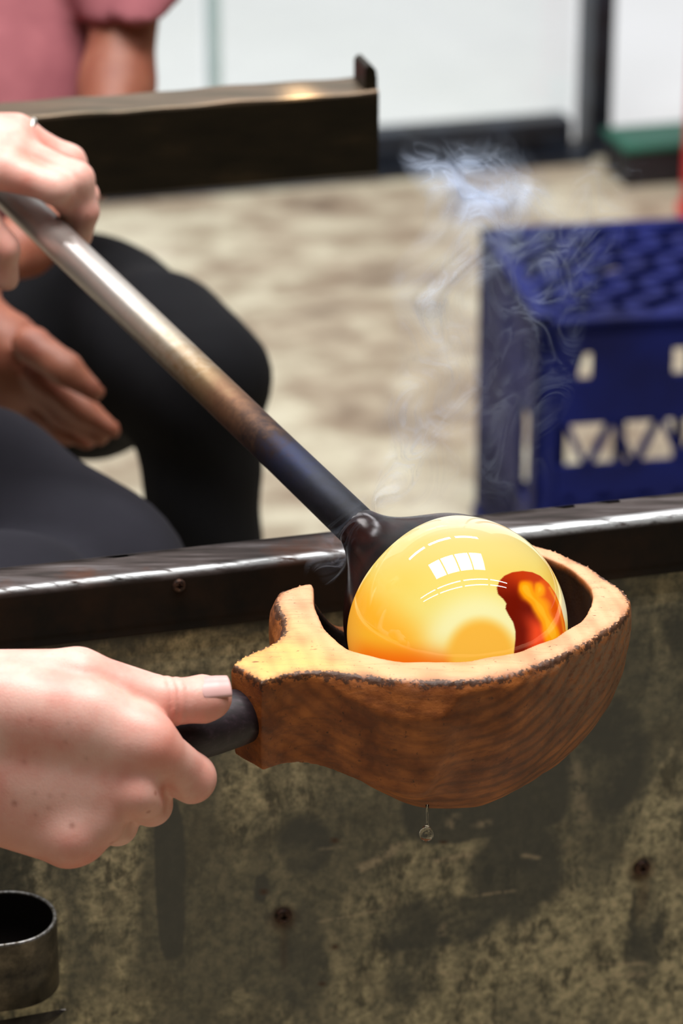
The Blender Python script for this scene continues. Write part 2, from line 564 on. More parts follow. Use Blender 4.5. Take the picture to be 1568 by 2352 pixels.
PV = -RW + 0.0075                                        # the panel face sits just behind the rail's face
def onpanel(px, py):
    r = V(px, py, 1.0) - CAMP
    t = ((BN(0, PV, 0) - CAMP) @ DY) / (r @ DY)
    p = CAMP + r * t
    return float((p - RAILP) @ DX), float((p - RAILP)[2])
PZ = -RAILP[2] + 0.03
nu, nz = 420, 330
uu = np.linspace(-0.75, 0.75, nu); zz = np.concatenate([np.linspace(-0.010, -0.33, nz - 1), [PZ]])
UU, ZZ = np.meshgrid(uu, zz, indexing='ij')
stain = np.zeros_like(UU); scrape = np.zeros_like(UU); rust = np.zeros_like(UU)
def blob(px, py, rx, ry, s=1.0, pw=2.0):
    a, b = onpanel(px, py)
    a2, _ = onpanel(px + rx, py); _, b2 = onpanel(px, py + ry)
    d = (np.abs((UU - a) / (a2 - a)) ** pw + np.abs((ZZ - b) / (b2 - b)) ** pw)
    return s * np.clip(1.35 - d, 0, 1)
for q in ((392, 2020, 34, 190, 0.95, 4), (1120, 1820, 200, 110, 1, 4), (1180, 2000, 130, 150, .7, 2), (700, 1950, 80, 90, .6, 2), (700, 2200, 80, 190, .5, 2),
          (1000, 2120, 170, 70, .6, 3), (1480, 2150, 60, 190, .5, 2), (1400, 1750, 110, 180, .55, 2), (600, 2040, 24, 40, .8, 2), (960, 2250, 60, 100, .5, 3),
          (1480, 1420, 120, 190, .5, 3), (560, 1430, 90, 40, .5, 2)):
    stain = np.maximum(stain, blob(*q))
def scratch(pts, wpx, s):
    global scrape
    for (a, b) in zip(pts[:-1], pts[1:]):
        A = onpanel(*a); B_ = onpanel(*b)
        ex, ey = B_[0] - A[0], B_[1] - A[1]
        wx, wy = UU - A[0], ZZ - A[1]
        t = np.clip((wx * ex + wy * ey) / (ex * ex + ey * ey), 0, 1)
        d = np.hypot(wx - ex * t, wy - ey * t)
        scrape = np.maximum(scrape, s * np.clip(1.3 - d / (wpx * 0.000226), 0, 1))
scratch([(830, 1995), (880, 1970), (910, 1945)], 13, .8)
scratch([(1000, 1978), (1080, 1962)], 7, 1)
scratch([(730, 2118), (890, 2088)], 3, .7); scratch([(890, 2088), (900, 2060)], 8, .5)
scratch([(1090, 2058), (1175, 2046)], 4, .7)
scratch([(1030, 1900), (1045, 1875)], 9, .6); scratch([(1100, 1895), (1115, 1890)], 10, .6)
scratch([(1320, 2245), (1370, 2215), (1480, 2213)], 4, .7); scratch([(1360, 2262), (1420, 2240), (1470, 2240)], 9, .5)
scratch([(1005, 2232), (1060, 2250), (1100, 2285)], 7, .5)
scratch([(1015, 2145), (1022, 2120)], 8, .7); scratch([(1320, 1760), (1340, 1880)], 16, .35)
scratch([(1205, 1965), (1235, 1970)], 6, .7); scratch([(740, 1950), (790, 1945)], 4, .4)
for (px, py) in ((650, 2103), (1473, 1992)):
    rust = np.maximum(rust, blob(px, py + 6, 30, 30, .8)); rust = np.maximum(rust, blob(px + 2, py + 60, 12, 70, .35))
for (px, py, r) in ((771, 1930, 7), (608, 2048, 7), (1018, 1935, 4), (770, 2175, 6), (740, 2260, 5), (480, 2290, 4), (534, 1902, 4)):
    rust = np.maximum(rust, blob(px, py, r, r, 1.0))
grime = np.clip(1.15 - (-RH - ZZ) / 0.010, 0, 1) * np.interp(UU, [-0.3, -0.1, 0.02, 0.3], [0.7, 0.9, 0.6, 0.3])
PP = RAILP[None, None] + UU[..., None] * DX + PV * DY + ZZ[..., None] * DZ
gi = np.arange(nu * nz).reshape(nu, nz)
qf = np.stack([gi[:-1, :-1], gi[:-1, 1:], gi[1:, 1:], gi[1:, :-1]], -1).reshape(-1, 4)
bx = MB().box(BN(0, PV + 0.0105, (PZ - 0.010) / 2), 1.5, 0.018, -PZ - 0.012)
vall = np.concatenate([PP.reshape(-1, 3), np.array(bx.v)])
fall = np.concatenate([qf, np.array(bx.f) + nu * nz])
pad = lambda a: np.concatenate([a.ravel(), np.zeros(len(bx.v))])
board = mesh_obj('panel', vall, fall, M_panel, bench, attrs={'stain': pad(stain), 'scrape': pad(scrape), 'rust': pad(rust), 'grime': pad(grime)}, label='mottled grey-brown cement board panel')

M_screw = pmat('rusty_screw_steel', rgb(60, 46, 38), 0.5, 0.6)
setp(M_screw, Base_Color=ramp(M_screw, noise(M_screw, coords(M_screw), 400, 3), [(0.35, rgb(28, 20, 18)), (0.7, rgb(86, 58, 44))]))
def screw(u, z, vface, rad, host, name='screw'):
    """pan head with a cross recess, facing the viewer"""
    mb = MB(); n = 28
    ring = [(0.0, rad), (-0.25 * rad, rad * 0.97), (-0.42 * rad, rad * 0.8), (-0.52 * rad, rad * 0.5)]
    v = []; f = []
    for (h, r) in ring:
        for k in range(n):
            a = 2 * math.pi * k / n
            v.append(BN(u + r * math.cos(a), vface + h, z + r * math.sin(a)))
    for i in range(3):
        for k in range(n):
            f.append((i * n + k, (i + 1) * n + k, (i + 1) * n + (k + 1) % n, i * n + (k + 1) % n))
    # cross recess: the centre points pushed inwards in four arms
    for (rr_, dep) in ((0.28, 0), (0.12, 1)):
        for k in range(n):
            a = 2 * math.pi * k / n
            arm = 1.0 if (k % 7) in (0, 1, 6) else 0.0
            d = -0.52 * rad + (0.45 * rad if (arm or dep) else 0.0)
            v.append(BN(u + rr_ * rad * math.cos(a), vface + d, z + rr_ * rad * math.sin(a)))
    for i in (3, 4):
        for k in range(n):
            f.append((i * n + k, (i + 1) * n + k, (i + 1) * n + (k + 1) % n, i * n + (k + 1) % n))
    f.append(tuple(5 * n + k for k in range(n)))
    mb.add(v, f)
    return mb.build(name, M_screw, host)
a, b = onpanel(405, 1330); screw(a - 0.0003, b, -RW, 0.0036, rail)
for (px, py) in ((650, 2103), (1473, 1992)):
    a, b = onpanel(px, py); screw(a, b, PV, 0.0047, board)
# rest of the bench: legs behind the panel
M_dark = pmat('dark_painted_steel', rgb(44, 40, 38), 0.5, 0.6)
setp(M_dark, Base_Color=ramp(M_dark, noise(M_dark, coords(M_dark), 30, 4), [(0.35, rgb(34, 30, 28)), (0.7, rgb(60, 54, 50))]))
for u in (-0.70, 0.70):
    MB().box(BN(u, 0.012, -RAILP[2] / 2 - 0.006), 0.04, 0.03, RAILP[2] - 0.014).build('leg', M_dark, bench)

# ------------------------------------------------------------------ far arm rail of the bench
M_bar = pmat('brown_patinated_steel_bar', rgb(52, 42, 28), 0.45, 0.6)
v = coords(M_bar, (5, 30, 30), (0, 0, -S15))
nb = noise(M_bar, v, 3, 5)
c = ramp(M_bar, nb, [(0.3, rgb(24, 18, 8)), (0.6, rgb(36, 28, 16)), (0.8, rgb(56, 44, 28))])
tp = attr(M_bar, 'worn')
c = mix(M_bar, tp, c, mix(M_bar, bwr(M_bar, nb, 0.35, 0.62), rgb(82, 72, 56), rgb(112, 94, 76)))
c = mix(M_bar, attr(M_bar, 'pale_spot'), c, rgb(232, 190, 140))  # small pale tan spot mixed into the top of the bar
setp(M_bar, Base_Color=c)
BE = V(870, 208, 1.95)                                   # front top corner at the free end of the bar
def AR(u, vv, z): return BE + DX * u + DY * vv + DZ * z
arm = empty('bench_arm', AR(-0.38, 0.02, -BE[2]), 'heavy dark brown steel bar with upturned end lip, behind the hand on the pipe', 'bar')
BH = 0.0545; BD = 0.036
us = np.linspace(-0.42, 0, 90)
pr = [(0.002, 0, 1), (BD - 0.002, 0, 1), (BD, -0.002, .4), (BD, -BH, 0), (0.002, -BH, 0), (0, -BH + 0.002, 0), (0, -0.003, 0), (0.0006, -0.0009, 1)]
vv_, ff_, wa, sp_ = [], [], [], []
K = len(pr); random.seed(4)
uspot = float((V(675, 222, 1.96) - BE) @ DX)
for i, u in enumerate(us):
    wob = 0.0004 * math.sin(u * 55) + 0.0003 * math.sin(u * 131 + 1)
    for (a, b, wn) in pr:
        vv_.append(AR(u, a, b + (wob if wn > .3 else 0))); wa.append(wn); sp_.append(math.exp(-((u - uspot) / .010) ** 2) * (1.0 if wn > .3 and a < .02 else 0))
for i in range(len(us) - 1):
    for k in range(K):
        ff_.append((i * K + k, (i + 1) * K + k, (i + 1) * K + (k + 1) % K, i * K + (k + 1) % K))
ff_.append(tuple(range(K))); ff_.append(tuple((len(us) - 1) * K + k for k in range(K))[::-1])
mesh_obj('bar', vv_, ff_, M_bar, arm, attrs={'worn': np.array(wa), 'pale_spot': np.array(sp_)})
# the lip: a rounded tongue standing on the end
lv, lf = [], []
ol = [(-0.0080, -0.004)] + [(-0.0080, 0.012)] + [(-0.0040 - 0.0038 * math.cos(t), 0.0125 + 0.0030 * math.sin(t)) for t in np.linspace(0.2, 1.7, 6)] + [(-0.0008, 0.0120), (0.0, 0.006), (0.0, -0.004)]
for dd in (0.004, BD - 0.006):
    for (a, b) in ol: lv.append(AR(a, dd, b))
n = len(ol)
lf = [tuple(range(n))[::-1], tuple(n + k for k in range(n))] + [(k, (k + 1) % n, n + (k + 1) % n, n + k) for k in range(n)]
MB().add(lv, lf).build('end_lip', M_bar, arm)
MB().box(AR(-0.39, BD / 2, (-BH - BE[2]) / 2), 0.05, 0.034, BE[2] - BH).build('post', M_bar, arm)

# ------------------------------------------------------------------ crate on the floor
M_blue = pmat('navy_blue_plastic', rgb(26, 40, 128), 0.6, 0, 0.2)
setp(M_blue, Base_Color=ramp(M_blue, noise(M_blue, coords(M_blue), 10, 4), [(0.3, rgb(5, 12, 62)), (0.7, rgb(12, 26, 100))]))
CA = math.radians(9.0)
CX = np.array([math.cos(CA), math.sin(CA), 0]); CY = np.array([-math.sin(CA), math.cos(CA), 0])
CH = 0.345; CWD = 0.36; CDP = 0.285
CO = onz(1236, 742, CH); CO = np.array([CO[0], CO[1], 0])
def CR(x, y, z): return CO + CX * x + CY * y + DZ * z
crate = empty('milk_crate', CR(CWD / 2, CDP / 2, 0), 'upturned navy blue plastic crate on the floor beyond the bench', 'crate')
T = 0.008
g = MB()
for (a, b) in (((0, 0), (CWD, 0)), ((0, CDP), (CWD, CDP))): g.bar(CR(a[0], a[1] + (T if a[1] == 0 else -T), CH - 0.008), CR(b[0], b[1] + (T if a[1] == 0 else -T), CH - 0.008), 0.016, 0.016)
for x in (T, CWD - T): g.bar(CR(x, 0, CH - 0.008), CR(x, CDP, CH - 0.008), 0.016, 0.016)
g.build('base_frame', M_blue, crate)
g = MB()
def clipbar(x0, dirx, wd):
    # diagonal bar across the base rectangle, from one side to the other
    pts = []
    for t in np.linspace(-1, 2, 601):
        x = x0 + dirx * t * CDP; y = t * CDP
        if 0.01 <= x <= CWD - 0.01 and 0.01 <= y <= CDP - 0.01: pts.append((x, y))
    if len(pts) > 8: g.bar(CR(*pts[0], CH - 0.007), CR(*pts[-1], CH - 0.007), wd, 0.010)
for x0 in np.arange(-0.7, 0.72, 0.066): clipbar(x0, 1.6, 0.0135)
for x0 in np.arange(-0.3, 1.3, 0.11): clipbar(x0, -1.3, 0.012)
g.build('base_lattice', M_blue, crate)
def side(P0, ax, L, name, closed=False, low=0.152):
    """one wall: bands, uprights and a zigzag of struts with openings between"""
    g = MB(); nrm = np.cross(ax, DZ)
    def bx(x0, x1, z0, z1, th=0.006): g.box(P0 + ax * (x0 + x1) / 2 + DZ * (z0 + z1) / 2, x1 - x0, th, z1 - z0, ax, nrm, DZ)
    bx(0, L, CH - 0.034, CH - 0.004); bx(0, L, 0, 0.03, 0.012)
    bx(0, 0.022, 0.0, CH - 0.01); bx(L - 0.022, L, 0.0, CH - 0.01)
    # band of small slots
    z0, z1 = CH - 0.034, CH - 0.064
    xs = np.arange(0.048, L - 0.03, 0.094)
    last = 0.022
    for x in xs:
        bx(last, x - 0.007, z1, z0); last = x + 0.007
    bx(last, L - 0.022, z1, z0)
    bx(0.02, L - 0.02, CH - 0.108, CH - 0.064)
    if closed:                                            # end wall: solid with one hand slot near the corner
        bx(0.02, 0.03, 0.03, CH - 0.1); bx(0.075, L - 0.02, 0.03, CH - 0.1); bx(0.02, L - 0.02, 0.03, 0.14)
        return g.build(name, M_blue, crate)
    # zigzag row
    za, zb = CH - 0.106, CH - low - 0.002
    x = 0.030; up = True
    while x < L - 0.05:
        g.bar(P0 + ax * x + DZ * (za if up else zb), P0 + ax * (x + 0.022) + DZ * (zb if up else za), 0.006, 0.009, nrm)
        x += 0.024; up = not up
    bx(0.02, L - 0.02, CH - 0.184, CH - low)
    x = 0.02
    while x < L - 0.03:
        bx(x, x + 0.012, 0.03, 0.16); x += 0.0655
    bx(0.02, L - 0.02, 0.03, 0.055); bx(0.02, L - 0.02, 0.142, 0.152)
    x = 0.04
    while x < L - 0.03:
        bx(x, x + 0.022, CH - 0.202, CH - 0.184); x += 0.040
    return g.build(name, M_blue, crate)
side(CR(0, 0.003, 0), CX, CWD, 'side_wall'); side(CR(0, CDP - 0.003, 0), CX, CWD, 'side_wall', low=0.174)
side(CR(0.003, 0, 0), CY, CDP, 'side_wall', True); side(CR(CWD - 0.003, 0, 0), CY, CDP, 'side_wall', True)

# box with a green lid and red post by the doorway
M_box = pmat('black_plastic', rgb(34, 32, 38), 0.6)
setp(M_box, Base_Color=ramp(M_box, noise(M_box, coords(M_box), 9, 3), [(0.3, rgb(22, 21, 26)), (0.7, rgb(44, 42, 48))]))
M_green = pmat('green_plastic', rgb(10, 96, 74), 0.55)
setp(M_green, Base_Color=ramp(M_green, noise(M_green, coords(M_green), 9, 3), [(0.3, rgb(8, 78, 60)), (0.7, rgb(14, 104, 80))]))
bo = onz(1412, 436, 0); bo[2] = 0
bo = bo + DX * 0.012
tub = empty('storage_tub', bo + DX * 0.12 + DY * 0.05, 'low black tub with green lid, standing beside the doorway', 'tub')
MB().box(bo + DX * 0.12 + DY * 0.05 + DZ * 0.026, 0.23, 0.095, 0.052, bev=0.006).build('tub_body', M_box, tub)
MB().box(bo + DX * 0.12 + DY * 0.05 + DZ * 0.057, 0.24, 0.105, 0.010, bev=0.004).build('lid', M_green, tub, label='green lid')
M_red = pmat('red_enamel', rgb(214, 34, 44), 0.4)
setp(M_red, Base_Color=ramp(M_red, noise(M_red, coords(M_red), 6, 3), [(0.3, rgb(200, 26, 36)), (0.7, rgb(220, 40, 48))]))
rp = onz(1556, 486, 0)
post = empty('red_post', rp + RT * 0.055, 'tall bright red round post at the doorway, in front of the black tub', 'post')
q = rp + RT * 0.050
MB().tube([q, q + DZ * 0.008], [0.052, 0.052], 28).build('foot_plate', M_red, post)
MB().tube([q + DZ * 0.006, q + DZ * 1.5], [0.045, 0.045], 32).build('shaft', M_red, post)

# ------------------------------------------------------------------ wooden block (ladle)
B0 = V(1047, 1437, 1.5)
def b3(x, y, z): return B0 + np.array([x, y, z]) / 1000.0
HD = np.array([-0.824, -0.566, 0.0])                     # direction of the handle, away from the bowl
OUT = [(-106, -60.5), (-99, -49), (-92, -42.5), (-86.2, -37), (-83.6, -30), (-82.6, -21.8), (-83, -12.4), (-85.2, -4), (-86.6, 4.2), (-86.5, 12), (-85.2, 18.8), (-77, 24), (-69, 29.7),
       (-64, 42), (-54, 57), (-40, 69), (-22, 78), (-4, 83), (16, 83.5), (35.9, 78.7), (47, 71), (56.5, 61.6), (67, 47), (75.8, 31.2), (81.5, 19), (84.6, 8), (84.6, 2), (83.0, -4),
       (76, -17), (67, -28.8), (58, -40), (49.3, -49.3), (39, -59), (28.1, -67.2), (18, -72.5), (7.8, -75.9), (-2, -77.5), (-12, -78.1), (-22, -77.4), (-31.9, -75.9),
       (-42, -73.2), (-51.7, -70.4), (-58, -68.4), (-64, -67.6), (-72, -68.5), (-81.6, -71.6), (-91.3, -78.6)]
INN = [(-68.6, 30), (-68.4, 18), (-67.8, 6.6), (-66.8, -3), (-65, -12.4), (-62.8, -22), (-59.8, -31.1), (-56.3, -38.5), (-51.7, -44.8), (-45, -50), (-37.6, -53.8), (-25, -57.2), (-11.5, -58.3),
       (4, -56), (18.9, -51.6), (28, -46.5), (35.7, -40.3), (45, -31.5), (53.1, -21.8), (58, -14.5), (61.8, -7), (64.8, 2), (65.8, 11.5), (65.2, 22), (63, 31.2), (59, 40.5), (53.6, 48.8),
       (45, 58), (36, 63), (20, 66), (0, 66.5), (-20, 63), (-40, 54), (-56, 42)]
ND = np.array([-0.56, 0.83, 0.0])                        # direction of the notch cut for the pipe
TOPZ = 10.0
def ladle_sdf(p):
    q = (p - B0.astype(np.float32)) * 1000.0
    x, y, z = q[..., 0], q[..., 1], q[..., 2]
    t = (TOPZ - z)
    # outline drawn in with depth to make the bowl
    H = 97.0
    tt = np.clip(t / H, 0, 1.0)
    s = np.sqrt(np.maximum(1 - tt ** 2.1, 0.0004))
    inb = [(a if a > -74 else -74, b if not (a < -63 and b < -50) else -66 + (a + 63) * 0.0) for a, b in OUT]
    # a round bowl outline without the neck
    ang = np.arctan2(y, x)
    rad = np.sqrt(x * x + y * y)
    th = np.array([-math.pi, -2.75, -2.45, -2.2, -1.9, -1.6, -1.3, -1.0, -0.75, -0.45, -0.2, -0.03, 0.1, 0.25, 0.5, 0.8, 1.1, 1.35, 1.6, 1.9, 2.2, 2.5, 2.74, math.pi])
    rr = np.array([78, 79, 80.5, 82, 82, 78.6, 76.4, 73, 70, 72.5, 78.5, 83.5, 85, 84.2, 83, 82.5, 84, 85.5, 84.5, 82, 79, 77, 75.5, 78])
    Ro = np.interp(ang, th, rr)
    ell = np.sqrt(rad ** 2 + (np.maximum(t, 0) * (78.0 / H)) ** 2 + 1e-6)
    bowl = (rad / (Ro) ) ** 2 + np.maximum(t / 99.0, 0) ** 2.45
    bowl = (np.sqrt(bowl) - 1.0) * 74.0
    # neck block
    d2 = poly_sdf(x, y, OUT)
    al = (x * HD[0] + y * HD[1])                         # distance out along the handle
    nb_ = np.maximum(d2 + np.maximum(t - 12, 0) * 0.03, t - 47.0 - np.clip((100 - al), 0, 60) * 0.28)
    ch = ((x + 100) * -0.70 + (y + 56) * 0.45 - (z + 14) * 0.55) - 15.5   # chamfer at the far lower corner
    nb_ = smax(nb_, ch, 2.0)
    nb_ = smax(nb_, 58.0 - al, 8.0)                      # only out at the neck
    # horn that holds the side of the notch
    horn = np.maximum(np.maximum(d2, t - 34.0), np.maximum(x + 62.0, -(y + 40)))
    body = smin(smin(bowl, nb_, 22.0), horn, 8.0)
    body = np.maximum(body, d2 - 0.0 - np.clip(t, 0, 30) * 0.35)
    # top plane
    body = smax(body, -t, 1.0)
    # cavity: measured opening, drawn in with depth
    di = poly_sdf(x, y, INN)
    Hi = 80.0
    k = np.sqrt(np.maximum(1 - np.clip(t / Hi, 0, 1) ** 2.4, 0))
    cav = np.maximum(di + (1 - k) * 62.0, t - Hi)
    body = smax(body, -cav, 1.6)
    # notch for the pipe
    across = x * ND[1] - y * ND[0]
    alo = x * ND[0] + y * ND[1]
    no = np.maximum(np.sqrt((across) ** 2 + (z - 13) ** 2) - 41.5, -alo + 12)
    body = smax(body, -no, 2.5)
    # slight hand-carved unevenness
    body = body + 0.35 * np.sin(x * 0.21 + z * 0.13) * np.sin(y * 0.17 - z * 0.19)
    edge = np.exp(-(t / 3.0) ** 2) * np.exp(-(d2 / 3.5) ** 2)
    body = body + edge * (0.9 + 0.8 * np.sin(x * 1.9 + y * 1.1) * np.sin(x * 0.77 - y * 1.7 + 2))
    return body / 1000.0
lo = B0 + np.array([-.112, -.084, -.095]); hi = B0 + np.array([.089, .090, .0125])
lv, lf = surface_nets(ladle_sdf, lo, hi, 0.00115)
q = (lv - B0) * 1000
d2 = poly_sdf(q[:, 0].astype(np.float32), q[:, 1].astype(np.float32), OUT)
tz = TOPZ - q[:, 2]
char = np.exp(-(np.maximum(tz - 1.0, 0) / 3.2) ** 2) * np.exp(-(np.abs(d2) / 2.6) ** 2) * (tz > 0.5)
di = poly_sdf(q[:, 0].astype(np.float32), q[:, 1].astype(np.float32), INN)
cavd = (di < -0.2) & (tz > 1.5)
kk_ = np.sqrt(np.maximum(1 - np.clip(tz / 80.0, 0, 1) ** 2.4, 0))
cavv = np.maximum(di + (1 - kk_) * 62.0, tz - 80.0)
burn = np.where(cavv < 1.3, np.clip((tz - 0.8) / 3.0, 0, 1), 0)
topm = np.clip(1 - tz / 1.2, 0, 1)
neckm = np.clip(((q[:, 0] * HD[0] + q[:, 1] * HD[1]) - 62) / 30, 0, 1)
greym = np.clip((q[:, 0] - 25) / 40, 0, 1) * np.clip((tz) / 4, 0, 1) * np.clip(1.1 - tz / 70, 0, 1)  # greyer, lighter brown on the right side, fading downward
block = empty('wooden_block', B0 + np.array([0, 0, -0.087]), 'carved wooden block ladle cradling the glowing glass, held over the bench edge', 'ladle')

M_wood = pmat('cherry_wood', rgb(200, 140, 90), 0.5, 0, 0.35)
nt = M_wood.node_tree
tc = N(nt, 'ShaderNodeTexCoord')
mp = N(nt, 'ShaderNodeMapping')
oo = B0 + np.array([0, 0, -0.087])
mp.inputs['Rotation'].default_value = (0, 0, math.radians(-14))
mp.inputs['Location'].default_value = (0.020, 0, -0.155)
link(M_wood, tc.outputs['Object'], mp.inputs['Vector'])
wn_ = N(nt, 'ShaderNodeTexNoise'); wn_.inputs['Scale'].default_value = 16; wn_.inputs['Detail'].default_value = 3
link(M_wood, mp.outputs[0], wn_.inputs['Vector'])
vm = N(nt, 'ShaderNodeVectorMath', operation='MULTIPLY_ADD')
link(M_wood, wn_.outputs['Color'], vm.inputs[0]); vm.inputs[1].default_value = (0.010, 0.004, 0.010); link(M_wood, mp.outputs[0], vm.inputs[2])
wv = N(nt, 'ShaderNodeTexWave', wave_type='RINGS', rings_direction='Y', wave_profile='SIN')
wv.inputs['Scale'].default_value = 43; wv.inputs['Distortion'].default_value = 1.0; wv.inputs['Detail'].default_value = 3; wv.inputs['Detail Scale'].default_value = 1.5
link(M_wood, vm.outputs[0], wv.inputs['Vector'])
fib = noise(M_wood, coords(M_wood, (1, 1, 1), (0, 0, math.radians(-14))), 60, 5)
fl = coords(M_wood, (40, 260, 260), (0, math.radians(8), math.radians(-34)))
fibl = noise(M_wood, fl, 1.6, 5, 0.65)
line = mth(M_wood, 'MULTIPLY', bwr(M_wood, wv.outputs['Fac'], 0.40, 1.0), mth(M_wood, 'ADD', 0.45, mth(M_wood, 'MULTIPLY', attr(M_wood, 'swing'), 0.6)))
# top colour (pale, overhead light painted in) and side colour (stained, darkened further for shade)
ct = mix(M_wood, mth(M_wood, 'MULTIPLY', line, 0.40), mix(M_wood, attr(M_wood, 'neck'), rgb(214, 162, 122), rgb(226, 170, 98)), rgb(180, 112, 66))
ct = mix(M_wood, mth(M_wood, 'MULTIPLY', bwr(M_wood, fibl, 0.52, 0.72), 0.40), ct, rgb(170, 112, 78))
cs = mix(M_wood, bwr(M_wood, fib, 0.35, 0.68), rgb(112, 58, 22), rgb(176, 104, 48))
cs = mix(M_wood, mth(M_wood, 'MULTIPLY', line, 0.62), cs, rgb(64, 32, 14))
cs = mix(M_wood, mth(M_wood, 'MULTIPLY', bwr(M_wood, fibl, 0.5, 0.68), 0.45), cs, rgb(84, 48, 28))
cs = mix(M_wood, mth(M_wood, 'MULTIPLY', attr(M_wood, 'grey_side'), bwr(M_wood, fibl, 0.35, 0.6)), cs, rgb(134, 104, 78))
c = mix(M_wood, attr(M_wood, 'top'), cs, ct)
blk = noise(M_wood, coords(M_wood), 300, 4, 0.7)
chf = bwr(M_wood, mth(M_wood, 'ADD', mth(M_wood, 'MULTIPLY', attr(M_wood, 'char'), bwr(M_wood, noise(M_wood, coords(M_wood), 22, 2), 0.30, 0.50)), mth(M_wood, 'MULTIPLY', mth(M_wood, 'SUBTRACT', blk, 0.5), 3.2)), 0.40, 0.66)
c = mix(M_wood, mth(M_wood, 'MULTIPLY', chf, 0.85), c, rgb(48, 30, 20))
pit = bwr(M_wood, noise(M_wood, coords(M_wood, (120, 260, 200), (0, 0, math.radians(-34))), 1.0, 2, 0.5), 0.72, 0.76)
c = mix(M_wood, mth(M_wood, 'MULTIPLY', pit, 0.7), c, rgb(80, 46, 30))
c = mix(M_wood, attr(M_wood, 'burn'), c, rgb(30, 22, 18))
setp(M_wood, Base_Color=c)
bump(M_wood, mth(M_wood, 'ADD', mth(M_wood, 'MULTIPLY', fibl, 0.7), blk), 0.35, 0.0009)
mesh_obj('bowl', lv, lf, M_wood, block, smooth=True, attrs={'swing': np.clip((q[:, 0] + 10) / 50, 0, 1) * (1 - topm), 'char': char, 'burn': burn, 'top': topm, 'neck': neckm, 'grey_side': greym}, label='hollowed bowl of banded reddish wood')

M_hnd = pmat('dark_purple_wood', rgb(48, 34, 40), 0.5, 0, 0.4)
hv = coords(M_hnd, (30, 30, 300), (0, math.radians(90), math.radians(34)))
setp(M_hnd, Base_Color=ramp(M_hnd, noise(M_hnd, coords(M_hnd, (30, 300, 300), (0, 0, math.radians(-34.5))), 1.5, 5, .6), [(0.3, rgb(22, 15, 18)), (0.55, rgb(36, 25, 30)), (0.75, rgb(58, 45, 52))]))
h0 = b3(-96.5, -63.3, -14)
pts = [h0 + HD * t for t in (0, .010, .022, .045, .065, .086, .0885)]
MB().tube(pts, [.0126, .0134, .0137, .0135, .0130, .0122, .0100], 40).build('handle', M_hnd, block, smooth=True, label='dark turned hardwood handle')

# ------------------------------------------------------------------ glass bubble on the blowpipe
PE = V(836, 1226, 1.511); PF = V(60, 482, 1.790)
PD = (PF - PE) / np.linalg.norm(PF - PE)
glass = empty('glass_gather', BC + np.array([0, 0, -0.053]), 'glowing yellow ball of hot glass with a red patch, resting in the wooden block', 'glass')
RB = 0.0532
nth, nph = 420, 560
tt = np.linspace(0, math.pi, nth)[1:-1]; pp = np.linspace(0, 2 * math.pi, nph, endpoint=False)
Tg, Pg = np.meshgrid(tt, pp, indexing='ij')
nrm = np.stack([np.sin(Tg) * np.cos(Pg), np.cos(Tg), np.sin(Tg) * np.sin(Pg)], -1).reshape(-1, 3)
sv = BC + nrm * RB * (1 + 0.004 * np.sin(3 * nrm[:, :1] + 2))
m_ = len(tt)
gi = np.arange(m_ * nph).reshape(m_, nph)
gr = np.roll(gi, -1, axis=1)
sf = np.stack([gi[:-1], gr[:-1], gr[1:], gi[1:]], -1).reshape(-1, 4)
top_i = len(sv); sv = np.concatenate([sv, [BC + np.array([0, RB, 0])], [BC - np.array([0, RB, 0])]])
nrm = np.concatenate([nrm, [[0, 1, 0]], [[0, -1, 0]]])
capf = [(top_i, int(gr[0, k]), int(gi[0, k]), int(gi[0, k])) for k in range(0)]
rel = sv - CAMP
dep = rel @ FW
X = 784 + FPX * (rel @ RT) / dep; Y = 1176 - FPX * (rel @ UP) / dep
u = (X - 1049) / 255.; vq = -(Y - 1439) / 255.
def sst(x, a, b):
    t = np.clip((x - a) / (b - a), 0, 1); return t * t * (3 - 2 * t)
def mx3(a, b, t): return a + (np.asarray(b, float) - a) * t[:, None]
C = np.tile(np.array([240., 210., 98.]), (len(sv), 1))
C = mx3(C, (240, 220, 118), sst(-((u - .0) ** 2 + (vq - .1) ** 2), -.35, -.02) * .8)
C = mx3(C, (240, 216, 130), sst(vq, .35, .75)); C = mx3(C, (240, 228, 185), sst(vq, .72, 1.0))
rad2 = u * u + vq * vq
C = mx3(C, (250, 178, 44), sst(-vq + .38 * rad2 - .28 * u, -.05, .36))
C = mx3(C, (246, 112, 16), sst(-vq + .30 * rad2 - .26 * np.abs(u + .2), .10, .36))
C = mx3(C, (248, 170, 60), sst(-u, .78, .99) * sst(-vq, -.6, 0.1) * .7)
hr = np.hypot((X - 1105) / 1.0, (Y - 1500) / 1.02)
C = mx3(C, (244, 236, 170), np.exp(-((hr - 96) / 46) ** 2) * sst(-Y, -1545, -1440))
C = mx3(C, (246, 182, 62), sst(-hr, -92, -58))
C = mx3(C, (238, 172, 60), sst(u, .70, .95) * sst(vq, .05, .55) * .6)
LB = [(1177, 1540), (1180, 1495), (1183, 1468), (1183, 1450), (1178, 1430), (1167, 1412), (1160, 1398), (1162, 1386), (1155, 1376), (1143, 1365), (1140, 1350), (1146, 1334), (1158, 1322), (1176, 1314),
      (1200, 1311), (1222, 1314), (1240, 1322), (1260, 1340), (1276, 1364), (1288, 1394), (1297, 1430), (1301, 1470), (1300, 1540)]
Xf, Yf = X.astype(np.float32), Y.astype(np.float32)
ds = poly_sdf(Xf, Yf, LB)
ins = sst(-ds, -0.6, 1.2)
